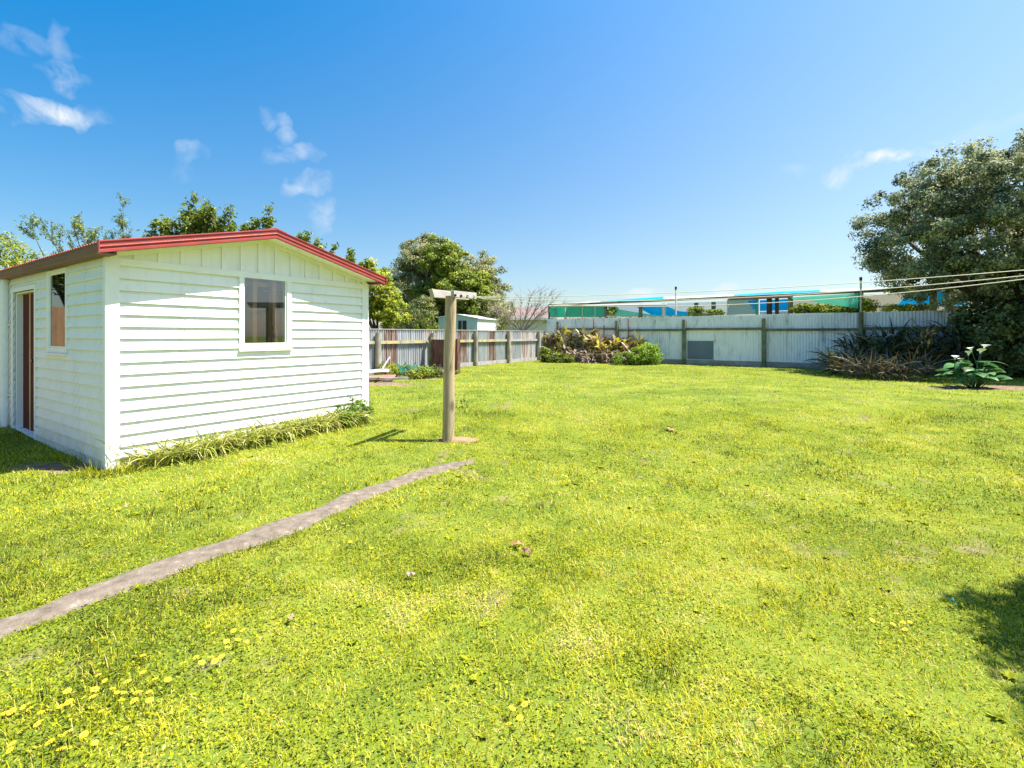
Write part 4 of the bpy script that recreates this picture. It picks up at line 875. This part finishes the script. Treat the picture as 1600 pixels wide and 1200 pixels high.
# strappy row along the shed wall
for i in range(14):
    t_ = .36 + i * .185; g_ = shed_loc(t_, -.13 - .02 * (i % 3)); zz = float(gz(g_.x, g_.y))
    clump('strap_leaf_clump', 'pale arching strap leaved clump in the row along the sunlit shed wall', 0, 0, 120, .22, .46, .016, M['l_strap'], (.9, 1.52), (.9, 2.6), .12, 'strap', 'strap leaved clumps along the shed wall', t=(.22, 1), g=(g_.x, g_.y, zz), seed=200 + i, nseg=6)
g_ = shed_loc(2.72, -.2); zz = float(gz(g_.x, g_.y))
tree('weed_bush', 'bushy green weed at the far corner of the shed wall', [(g_.x, g_.y, zz + .16, .26, .18, .18), (g_.x - .1, g_.y - .2, zz + .1, .22, .16, .12)], (g_.x, g_.y, zz), .012, 60, 34, .07, .035, .5, M['l_bush'], 221, nlimb=6, cat='weed', bias=0)
g_ = shed_loc(.06, -.12)
clump('wild_fennel', 'wispy pale weed growing against the near corner board of the shed', 0, 0, 30, .15, .34, .006, M['l_strap'], (.6, 1.5), (.3, 1.6), .09, 'strap', g=(g_.x, g_.y, 0), seed=223, stalk=.22, cat='weed')
for i, (t_, s_) in enumerate(((-.10, -.05), (.12, -.2), (-.05, .5), (-.05, .9))):
    g_ = shed_loc(t_, s_); clump('grass_tuft', ['long grass tuft at the foot of the near shed corner', 'long grass tuft in front of the near corner board', 'grass tuft against the shaded side wall, nearer the corner', 'grass tuft against the shaded side wall below the window'][i], 0, 0, 120, .08, .18, .006, M['g_blade'], (.8, 1.5), (.3, 1.5), .16, 'blade', g=(g_.x, g_.y, 0), seed=230 + i, t=(.1, .75), cat='grass tuft')
# weeds round the scrap pile
for i, (px, py, lx, mt) in enumerate(((603, 585, .45, 'l_lemon'), (622, 584, .55, 'l_lemon'), (640, 588, .4, 'l_bush'), (652, 592, .35, 'l_lemon'), (690, 590, .45, 'l_green'), (700, 580, .4, 'l_green'), (580, 575, .3, 'l_lemon'), (668, 590, .3, 'l_bush'))):
    c_ = ground(px, py); bush('weed_patch', ['yellow green weeds right of the scrap boards', 'tall yellow green weeds under the teal netting', 'low green weeds in front of the netting', 'flat yellow green weeds at the lawn edge', 'dark green weeds at the foot of the rust red panel', 'green weeds climbing the rust red panel', 'pale weeds between shed and fence post', 'short weeds by the wide board'][i],
         [(c_[0], c_[1], c_[2] + .12, lx, lx * .6, .2 if i != 5 else .4)], M[mt], 240 + i, 40, 26, .11, .05, 0, 'weeds', group='weeds by the left fence')
# ------------------------------------------------------------------ daisies and litter
def daisy_mesh():
    b = MB(); n = 13; r0, r1 = .0045, .0155
    for k in range(n):
        a = 2 * math.pi * k / n; w = .16
        b.add([(r0 * math.cos(a - w), r0 * math.sin(a - w), 0), (r1 * .75 * math.cos(a - w * 1.05), r1 * .75 * math.sin(a - w * 1.05), .002), (r1 * math.cos(a), r1 * math.sin(a), .001),
               (r1 * .75 * math.cos(a + w * 1.05), r1 * .75 * math.sin(a + w * 1.05), .002), (r0 * math.cos(a + w), r0 * math.sin(a + w), 0)], [(0, 1, 2, 3, 4)])
    b.add([(0, 0, .004)] + [(.0062 * math.cos(2 * math.pi * k / 8), .0062 * math.sin(2 * math.pi * k / 8), .0028) for k in range(8)], [(0, 1 + k, 1 + (k + 1) % 8) for k in range(8)], 1)
    b.tube([(0, 0, -.04), (0, 0, 0)], .0012, 4, 2, cap=False); return b
z1 = [(492, 547), (523, 577), (637, 580), (775, 568), (838, 572), (715, 532), (337, 630), (462, 660), (475, 620), (343, 687), (300, 710), (585, 638), (618, 638), (695, 633), (745, 635), (607, 677), (670, 680), (747, 678), (562, 617), (57, 735), (115, 715), (150, 720), (203, 740), (187, 800), (507, 733), (540, 743), (627, 825), (420, 853), (305, 860), (340, 840), (475, 897), (190, 920), (62, 900), (50, 935), (305, 930), (250, 893), (30, 742), (130, 700)]
z2 = [(915, 485), (980, 455), (1008, 483), (1055, 455), (1075, 475), (1108, 450), (1138, 403), (1133, 373), (1190, 365), (1168, 318), (1215, 315), (1043, 295), (1065, 330), (1235, 375), (715, 445)]
z3 = [(88, 380), (172, 418), (153, 475), (208, 467), (220, 505), (245, 465), (45, 455)]
z4 = [(712, 710), (738, 722), (695, 735), (620, 745), (682, 847), (752, 823), (877, 862)]
z5 = [(75, 895), (190, 905), (265, 885), (300, 880), (95, 888)]
sets = [([(a / 3.2, 900 + c_ / 3.2) for a, c_ in z1], 'small yellow daisy in the scatter at the near left corner of the lawn', 'daisies in the near left corner'),
        ([(a / 3.2, 900 + c_ / 3.2) for a, c_ in z2], 'small yellow daisy in the group left of centre below the path', 'daisies below the path'),
        ([(1350 + a / 3.43, 850 + c_ / 3.43) for a, c_ in z3], 'small yellow daisy in the group beside the tree shade at right', 'daisies beside the tree shade'),
        ([(350 + a / 3.81, 640 + c_ / 3.81) for a, c_ in z4], 'tiny yellow daisy just below the break in the concrete path', 'daisies by the path'),
        ([(a / 6, 560 + c_ / 6) for a, c_ in z5], 'tiny yellow daisy in the shade by the shed door', 'daisies by the shed door'),
        ([(800, 1125), (812, 1140), (795, 1150), (820, 1118), (905, 1175)], 'small yellow daisy at the bottom middle of the lawn', 'daisies at the bottom middle'),
        ([(885, 750), (890, 757), (905, 762), (880, 748), (925, 758), (912, 752), (1027, 780), (1043, 781)], 'tiny yellow daisy in the middle of the lawn beyond the post', 'daisies in the mid lawn'),
        ([(700, 742), (706, 744), (713, 746), (722, 744), (694, 746), (716, 741)], 'tiny yellow daisy at the far tip of the concrete path', 'daisies at the path tip')]
d0 = None; rd = random.Random(4)
for pts, lab, gp in sets:
    for px, py in pts:
        g_ = ground(px, py + 1.5)
        if d0 is None: d0 = daisy_mesh().build('daisy', [M['petalyellow'], M['petalcore'], M['g_blade']]); o = d0
        else: o = d0.copy(); col.objects.link(o)
        s_ = rd.uniform(.6, .92); o.location = (g_[0], g_[1], g_[2] + .042); o.scale = (s_, s_, s_); o.rotation_euler = (rd.uniform(-.2, .4), rd.uniform(-.3, .3), rd.random() * 6); tag(o, lab, 'daisy', gp)
def litter(px, py, sz, mat, name, label, cat, seed):
    rd = random.Random(seed); b = MB(); n = 9; vs = [(0, 0, .014)]
    for k in range(n):
        a = 2 * math.pi * k / n; r_ = sz * rd.uniform(.55, 1); vs.append((r_ * math.cos(a), r_ * .6 * math.sin(a), rd.uniform(-.004, .022)))
    b.add(vs, [(0, 1 + k, 1 + (k + 1) % n) for k in range(n)], 0, False); g_ = ground(px, py); o = b.build(name, mat); o.location = (g_[0], g_[1], g_[2] + .022); o.rotation_euler.z = rd.random() * 6; tag(o, label, cat)
deadleaf = solid('dead_leaf', (.30, .13, .06), (.42, .22, .12), rough=.8, scale=20)
litter(808, 857, .055, deadleaf, 'dead_leaf', 'larger curled brown dead leaf in the middle of the lawn', 'dead leaf', 1)
litter(824, 869, .04, solid('dark_dead_leaf', (.16, .07, .05), (.24, .12, .09), rough=.8, scale=20), 'dead_leaf', 'smaller dark brown dead leaf just below the larger one', 'dead leaf', 2)
litter(641, 905, .03, solid('pink_scrap', (.34, .22, .21), (.38, .27, .25), rough=.8), 'paper_scrap', 'small pinkish scrap lying in the lawn left of the dead leaves', 'scrap', 3)
litter(455, 975, .026, solid('pale_scrap', (.24, .16, .11), (.30, .21, .16), rough=.8), 'paper_scrap', 'small pale scrap in a bare spot of lawn below the path', 'scrap', 6)
litter(1489, 949, .022, solid('teal_plastic', (.02, .45, .38), (.03, .5, .42), rough=.4), 'plastic_scrap', 'bright teal plastic scrap beside the tree shade', 'scrap', 4)
litter(1048, 674, .08, deadleaf, 'dead_leaf', 'brown dead leaf farther up the lawn right of the post', 'dead leaf', 5)

# ------------------------------------------------------------------ beyond the fences
# pale blue garden shed
Yg = 26.0; gs = empty('blue_garden_shed', (0, 0, 0)); tag(gs, 'small pale blue steel garden shed beyond the low rusty fence', 'shed')
a0 = at(685, 497, Yg); a1 = at(746, 498.5, Yg); ap = at(714, 492, Yg); b = MB()
b.prism([(a0.x, Yg, .1), (a1.x, Yg, .1), (a1.x, Yg, a1.z), (ap.x, Yg, ap.z), (a0.x, Yg, a0.z)], (0, .03, 0)); b.build('front_wall', M['bluegreen'], gs)
e1 = Vector((a1.x + .95, Yg + 2.6, 0)); dd_ = Vector((.95, 2.6, 0))
b = MB(); b.prism([(a1.x, Yg + .03, .1), (a1.x, Yg + .03, a1.z), (a1.x + dd_.x, Yg + dd_.y, a1.z), (a1.x + dd_.x, Yg + dd_.y, .1)], (-.03, .0, 0)); b.build('side_wall', M['palewall'], gs)
for p_, q_, nm in ((a0, ap, 'roof'), (ap, a1, 'roof')):
    e_ = .06 if q_ is a1 else 0; e2 = .1 if p_ is a0 else 0; b = MB(); b.prism([(p_.x - e2, Yg - .08, p_.z + .01), (q_.x + e_, Yg - .08, q_.z + .01), (q_.x + e_, Yg - .08, q_.z + .05), (p_.x - e2, Yg - .08, p_.z + .05)], tuple(dd_ * 1.05)); b.build(nm, M['greyroof'], gs)
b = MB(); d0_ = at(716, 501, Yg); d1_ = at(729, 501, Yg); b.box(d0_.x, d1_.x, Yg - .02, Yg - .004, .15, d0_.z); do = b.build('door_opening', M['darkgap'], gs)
b = MB(); b.box(d0_.x + .19, d0_.x + .22, Yg - .035, Yg - .022, .15, d0_.z); b.build('door_stile', M['palewall'], do)
for px in (692, 699, 737): x_ = at(px, 0, Yg).x; b = MB(); b.box(x_, x_ + .03, Yg - .02, Yg - .003, .1, 2.12); b.build('wall_rib', M['greyroof'], gs)
# house with a mauve roof
Yh = 33; hs = empty('house', (0, 0, 0)); tag(hs, 'low house with a faded mauve brown roof behind the bare shrub', 'house')
x0, x1 = at(765, 0, Yh).x, at(862, 0, Yh).x; b = MB(); zt = at(0, 498, Yh).z; zp = at(0, 479, Yh + 2).z
b.box(x0, x1, Yh, Yh + 5, 0, zt); b.build('wall', M['palewall'], hs)
b = MB(); b.prism([(x0 - .3, Yh - .3, zt + .004), (x0 - .3, Yh + 5.3, zt + .004), (x0 - .3, Yh + 2.5, zp)], (x1 - x0 + .6, 0, 0)); b.build('roof', M['mauveroof'], hs)
b = MB(); b.box(x0 - .3, x1 + .3, Yh - .36, Yh - .301, zt - .08, zt + .05); b.build('gutter', M['trim'], hs)
for q in (): b = MB(); b.box(x0 + (x1 - x0) * q, x0 + (x1 - x0) * q + .7, Yh - .03, Yh - .004, 1.2, 2.0); b.build('window', M['darkgap'], hs)
# nursery structure beyond the back fence, all on planes parallel to the fence
sh = empty('shade_house', (0, 0, 0)); tag(sh, 'long makeshift shade house with green netting and blue tarps beyond the back fence', 'shade house')
def bp_(px, py, off):                       # point on the plane 'off' metres behind the back fence
    ox, oy = BX0 + .554 * off, BY0 + .832 * off; r_ = (px - 800) / F; m_ = (ox - oy * r_) / (.832 + .554 * r_)
    Y = oy + .554 * m_; return Vector((ox - .832 * m_, Y, EYE + (HZ - py) / F * Y))
def pan(pts, off, mat, name='panel', th=.02):
    b = MB(); b.prism([bp_(*p, off) for p in pts], (.554 * th, .832 * th, 0)); return b.build(name, mat, sh)
nv = 2.5
# beam, pipes
def beam(p, q, off, r_, mat, name='beam', parent=sh, n=8):
    b = MB(); b.tube([bp_(*p, off), bp_(*q, off)], r_, n); return b.build(name, mat, parent)
beam((858, 477), (1480, 449.5), nv, .055, M['mossy'])
beam((858, 478.5), (1042, 476.3), nv - .1, .05, M['creampole'], 'pole')
beam((1138, 467.5), (1235, 463.5), nv - .12, .05, M['rustbar'], 'pole')
# roof coverings seen edge-on, sloping up away from the yard
def roofstrip(px0, px1, y0, y1, mat, d=.5):
    b = MB(); A_ = bp_(px0, y0[0], nv); B_ = bp_(px1, y0[1], nv); C_ = bp_(px1, y1[1], nv + .6); D_ = bp_(px0, y1[0], nv + .6)
    E_ = C_ + Vector((.554, .832, -.02)) * d; G_ = D_ + Vector((.554, .832, -.02)) * d
    b.prism([A_, B_, C_, D_], (0, 0, .012)); b.prism([D_ , C_, E_, G_], (0, 0, .012)); b.build('roof_sheet', mat, sh)
roofstrip(890, 938, (475.5, 472.5), (474.5, 470), M['whitesheet'])
roofstrip(930, 1036, (474.5, 470), (471, 464), M['bluetarp'])
roofstrip(1037, 1146, (470.5, 464), (464.5, 460.5), M['whitesheet'])
roofstrip(1147, 1226, (464.5, 460), (461, 455.5), M['bluetarp'])
roofstrip(1227, 1281, (460, 457.5), (455.8, 453.5), M['bluetarp'])
roofstrip(1282, 1400, (457.5, 453), (453.3, 449), M['whitesheet'])
roofstrip(1401, 1500, (453, 449), (449, 445), M['whitesheet'])
# posts
for px, yt, mt, r_ in ((858, 477, 'mossy', .05), (883, 477, 'creampole', .03), (910, 477, 'creampole', .025), (930, 476, 'creampole', .025), (946.5, 476, 'mossy', .08), (1001, 475, 'mossy', .09), (1037, 474, 'creampole', .08), (1088, 473, 'mossy', .09), (1115, 472, 'mossy', .09), (1137, 468, 'creampole', .03),
                       (1183, 464, 'greencloth', .06), (1202, 465, 'darkwood', .10), (1214, 465, 'darkwood', .07), (1235, 463, 'mossy', .09), (1341, 457, 'mossy', .12), (1347, 457, 'greyroof', .045), (1458, 452, 'weathered', .11), (1484, 452, 'weathered', .13)):
    t = bp_(px, yt, nv + .02); b = MB(); b.tube([(t.x, t.y, .1), t], r_, 8); b.build('post', M[mt], sh)
# netting and tarps
for (a_, c_) in ((859, 884), (884, 910), (910, 930), (930, 946)): pan([(a_, 495.5), (c_, 495.5), (c_, 477.5), (a_, 478)], nv + .1, M['greencloth'], 'netting')
pan([(960, 495), (1036, 494), (1000, 489), (960, 482)], nv + .12, M['greencloth2'], 'netting')
pan([(990, 477.5), (1036, 476), (1060, 486), (1110, 491), (1110, 494), (1020, 493), (1003, 484)], nv + .5, M['bluetarp'], 'tarp')
pan([(950, 477.5), (1138, 470), (1138, 494), (950, 495)], nv + 1.6, M['whitesheet'], 'back_sheet')
pan([(1138, 469), (1182, 467), (1182, 491), (1138, 492)], nv + .1, M['greysheet'], 'clear_panel')
pan([(1168, 470), (1181, 469), (1181, 484), (1176, 482)], nv + .0, M['bluetarp'], 'tarp')
pan([(1187, 469), (1231, 467), (1231, 485), (1187, 486)], nv + .5, M['bluetarp'], 'tarp')
pan([(1187, 487), (1231, 486), (1231, 491), (1187, 492)], nv + .5, M['whitesheet'], 'back_sheet')
pan([(1237, 464.5), (1341, 458), (1341, 482), (1300, 476), (1237, 467)], nv - 1.0, M['greencloth2'], 'netting')
pan([(1237, 466), (1500, 453), (1500, 488), (1237, 490)], nv + 2.6, M['beige'], 'back_wall')
pan([(1351, 478.7), (1480, 477), (1480, 478.5), (1351, 480.3)], nv + 2.5, M['darkwood'], 'dark_rail')
pan([(1402, 477), (1512, 477), (1512, 456), (1420, 457)], nv + 1.0, M['bluetarp'], 'tarp')
pan([(1398, 456.5), (1470, 453), (1470, 456), (1420, 459)], nv + .95, M['greencloth2'], 'netting')
# antenna-like rods
for px, yt, off in ((1056, 448, 1.8), (1345, 433, 2.0)):
    t = bp_(px, yt, off); b = MB(); b.tube([(t.x, t.y, .1), (t.x, t.y, t.z - .12)], .03, 8, 0); b.tube([(t.x, t.y, t.z - .12), t], .045, 8, 1); o = b.build('steel_pole', [M['creampole'], M['metal_dark']])
    tag(o, 'thin pale pole with a dark cap, %s' % ('farther one in the middle of the back fence' if px < 1200 else 'taller one beside the shaded fence post'), 'pole')
# plants growing inside the nursery
def nbush(px0, px1, y0, y1, off, mat, seed, label, n=80, leaf=.09, bias=.1):
    w = (bp_(px1, y0, off) - bp_(px0, y0, off)); cx = (px0 + px1) / 2; cy = (y0 + y1) / 2; k = 3; L_ = []
    for i in range(k):
        p = bp_(px0 + (px1 - px0) * (i + .5) / k, cy, off); L_.append((p.x, p.y, p.z, w.length / k * .7, .3, (y1 - y0) / F * p.y * .55))
    return tree('nursery_plant', label, L_, (L_[1][0], L_[1][1], .1), .03, n, 36, .16, leaf, .5, mat, seed, nlimb=6, cat='plant', bias=bias, group='plants in the shade house')
nbush(1077, 1098, 482, 493, nv - .4, M['l_green'], 301, 'green plant between the pale sheets left of the second nursery post', 36)
nbush(1106, 1128, 485, 493, nv - .4, M['l_green'], 302, 'small green plant just left of the clear panel', 30)
nbush(1240, 1338, 476, 492, nv - .2, M['l_lemon'], 303, 'wide yellow green hedge under the green netting', 150, bias=-.1)
nbush(1350, 1362, 468, 487, nv - .3, M['l_lemon'], 304, 'yellow green shoot just right of the tall dark post', 24)
nbush(1385, 1452, 478, 486, nv - .3, M['l_lemon'], 305, 'low yellow green plants below the blue tarp at right', 60, leaf=.07)
nbush(950, 962, 480, 495, nv + .0, M['l_lemon'], 306, 'yellow leaved plant beside the cream post', 18)
# dry creeper along the top of the fence
for i, (pa, pb) in enumerate(((880, 1000), (1000, 1137))):
    N = 380; xs = rng.uniform(pa, pb, N); P = np.array([tuple(bp_(x_, 0, .12)) for x_ in xs]); P[:, 2] = 2.02 + rng.uniform(-.05, .10, N) * (.4 + .6 * (xs > 1070))
    nr = rng.normal(size=(N, 3)); nr /= np.linalg.norm(nr, axis=1)[:, None]; V, Fs = leaves(P, nr, rng.uniform(.04, .09, N), .4)
    o = mesh_np('creeper', V, Fs, mat=M['l_straw'] if i == 0 else M['l_dark'], attrs={'rnd': np.repeat(rng.random(N), 4)}); tag(o, ['dry brown creeper along the left part of the white fence top', 'dark creeper along the middle of the white fence top'][i], 'creeper')

# ------------------------------------------------------------------ sky, sun, camera
SUN = Vector((math.cos(R(62)) * .9987, -math.cos(R(62)) * .05, math.sin(R(62)))).normalized()
sun = bpy.data.lights.new('sun', 'SUN'); sun.energy = 3.55; sun.angle = R(.53); sun.color = (1, .96, .90)
so = bpy.data.objects.new('sun', sun); col.objects.link(so); so.rotation_euler = SUN.to_track_quat('Z', 'Y').to_euler()
w = bpy.data.worlds.new('World'); scn.world = w; w.use_nodes = True; nt = w.node_tree; nt.nodes.clear()
N_ = nt.nodes.new; LK = nt.links.new
sky = N_('ShaderNodeTexSky'); sky.sky_type = 'NISHITA'; sky.sun_disc = False; sky.sun_elevation = R(62); sky.sun_rotation = R(93); sky.air_density = 1.0; sky.dust_density = .6; sky.ozone_density = 1.5
hsv = N_('ShaderNodeHueSaturation'); hsv.inputs['Hue'].default_value = .494; LK(sky.outputs[0], hsv.inputs['Color'])
tc = N_('ShaderNodeTexCoord')
sx = N_('ShaderNodeSeparateXYZ'); LK(tc.outputs['Generated'], sx.inputs[0]); mr = N_('ShaderNodeMapRange'); LK(sx.outputs['Z'], mr.inputs['Value'])
mr.inputs['From Min'].default_value = .02; mr.inputs['From Max'].default_value = .55; mr.inputs['To Min'].default_value = 1.12; mr.inputs['To Max'].default_value = 1.36
s1 = N_('ShaderNodeMath'); s1.operation = 'MULTIPLY_ADD'; LK(sx.outputs['X'], s1.inputs[0]); s1.inputs[1].default_value = -.30; LK(mr.outputs[0], s1.inputs[2]); LK(s1.outputs[0], hsv.inputs['Saturation'])
v1 = N_('ShaderNodeMapRange'); LK(sx.outputs['Z'], v1.inputs['Value']); v1.inputs['From Min'].default_value = .0; v1.inputs['From Max'].default_value = .45; v1.inputs['To Min'].default_value = .37; v1.inputs['To Max'].default_value = .66; v1.inputs['From Max'].default_value = .5; v1.clamp = False
v2 = N_('ShaderNodeMath'); v2.operation = 'MULTIPLY_ADD'; LK(sx.outputs['X'], v2.inputs[0]); v2.inputs[1].default_value = .04; LK(v1.outputs[0], v2.inputs[2]); LK(v2.outputs[0], hsv.inputs['Value'])
CL = [(40, 62, 52, 13, 12, .3), (88, 72, 16, 34, 8, .4), (104, 118, 30, 20, 35, .6), (82, 172, 56, 17, 6, 1.0), (50, 160, 26, 8, 20, .5), (298, 238, 20, 14, 0, .45), (285, 265, 16, 24, 0, .2), (436, 198, 26, 18, 30, .5), (460, 240, 40, 14, -8, .5), (482, 285, 36, 14, -22, .5), (503, 335, 18, 28, 12, .45), (1320, 262, 26, 18, -40, 1.0), (1390, 250, 60, 11, -14, 1.3), (1560, 195, 80, 12, -25, .2), (1240, 262, 20, 12, 0, .15), (1010, 462, 40, 9, 0, .8), (1138, 452, 22, 8, -8, .7)]
nz = N_('ShaderNodeTexNoise'); nz.inputs['Scale'].default_value = 17; nz.inputs['Detail'].default_value = 9; nz.inputs['Roughness'].default_value = .62; nz.inputs['Distortion'].default_value = .6
LK(tc.outputs['Generated'], nz.inputs['Vector'])
nz2 = N_('ShaderNodeTexNoise'); nz2.inputs['Scale'].default_value = 24; nz2.inputs['Detail'].default_value = 4; LK(tc.outputs['Generated'], nz2.inputs['Vector'])
wv = N_('ShaderNodeVectorMath'); wv.operation = 'MULTIPLY_ADD'; LK(nz2.outputs['Color'], wv.inputs[0]); wv.inputs[1].default_value = (.06, .06, .06); 
sb = N_('ShaderNodeVectorMath'); sb.operation = 'SUBTRACT'; LK(tc.outputs['Generated'], sb.inputs[0]); sb.inputs[1].default_value = (.03, .03, .03); LK(sb.outputs[0], wv.inputs[2])
def math_(op, a, b=None, clamp=False):
    m_ = N_('ShaderNodeMath'); m_.operation = op; m_.use_clamp = clamp
    for i, v in enumerate((a, b)):
        if v is None: continue
        if hasattr(v, 'is_linked'): LK(v, m_.inputs[i])
        else: m_.inputs[i].default_value = v
    return m_.outputs[0]
acc = None
for px, py, rx, ry, rot, amp in CL:
    c = Vector(((px - 800) / F, 1, (HZ - py) / F)); sc_ = 1 / c.length; c = c.normalized()
    ex = Vector((0, 1, 0)).cross(Vector((0, 0, 1))); ex = (Vector((1, 0, 0)) - c * c.x).normalized(); ez = ex.cross(c).normalized(); a = R(-rot)
    u_ = ex * math.cos(a) + ez * math.sin(a); v_ = -ex * math.sin(a) + ez * math.cos(a)
    d = N_('ShaderNodeVectorMath'); d.operation = 'SUBTRACT'; LK(wv.outputs[0], d.inputs[0]); d.inputs[1].default_value = c
    outs = []
    for vec, rr2 in ((u_, rx), (v_, ry)):
        dt = N_('ShaderNodeVectorMath'); dt.operation = 'DOT_PRODUCT'; LK(d.outputs[0], dt.inputs[0]); dt.inputs[1].default_value = vec / (rr2 / F * sc_ * 1.25)
        outs.append(math_('POWER', math_('ABSOLUTE', dt.outputs['Value']), 2.0))
    r2 = math_('ADD', outs[0], outs[1]); f = math_('SUBTRACT', 1.0, r2, True); f = math_('MULTIPLY', f, amp)
    acc = f if acc is None else math_('MAXIMUM', acc, f)
nr_ = N_('ShaderNodeMapRange'); nr_.inputs['From Min'].default_value = .36; nr_.inputs['From Max'].default_value = .66; LK(nz.outputs['Fac'], nr_.inputs['Value'])
cf = math_('MULTIPLY', acc, nr_.outputs[0], True)
mx = N_('ShaderNodeMix'); mx.data_type = 'RGBA'; LK(cf, mx.inputs['Factor']); LK(hsv.outputs[0], mx.inputs['A']); mx.inputs['B'].default_value = (2.5, 2.65, 2.8, 1)
bg = N_('ShaderNodeBackground'); bg.inputs['Strength'].default_value = .096; LK(mx.outputs['Result'], bg.inputs['Color'])
wo = N_('ShaderNodeOutputWorld'); LK(bg.outputs[0], wo.inputs[0])
cam = bpy.data.cameras.new('camera'); co = bpy.data.objects.new('camera', cam); col.objects.link(co); scn.camera = co
co.location = (0, 0, EYE); co.rotation_euler = (R(90), 0, 0); cam.sensor_width = 36; cam.sensor_fit = 'HORIZONTAL'; cam.lens = F / 1600 * 36; cam.shift_y = -(600 - HZ) / 1600; cam.clip_end = 2000; cam.clip_start = .05
vs_ = scn.view_settings; vs_.view_transform = 'Standard'; vs_.look = 'None'; vs_.exposure = 1.95; vs_.gamma = 1
scn.render.engine = 'CYCLES'; scn.cycles.use_denoising = True; scn.cycles.max_bounces = 6; scn.cycles.transparent_max_bounces = 16
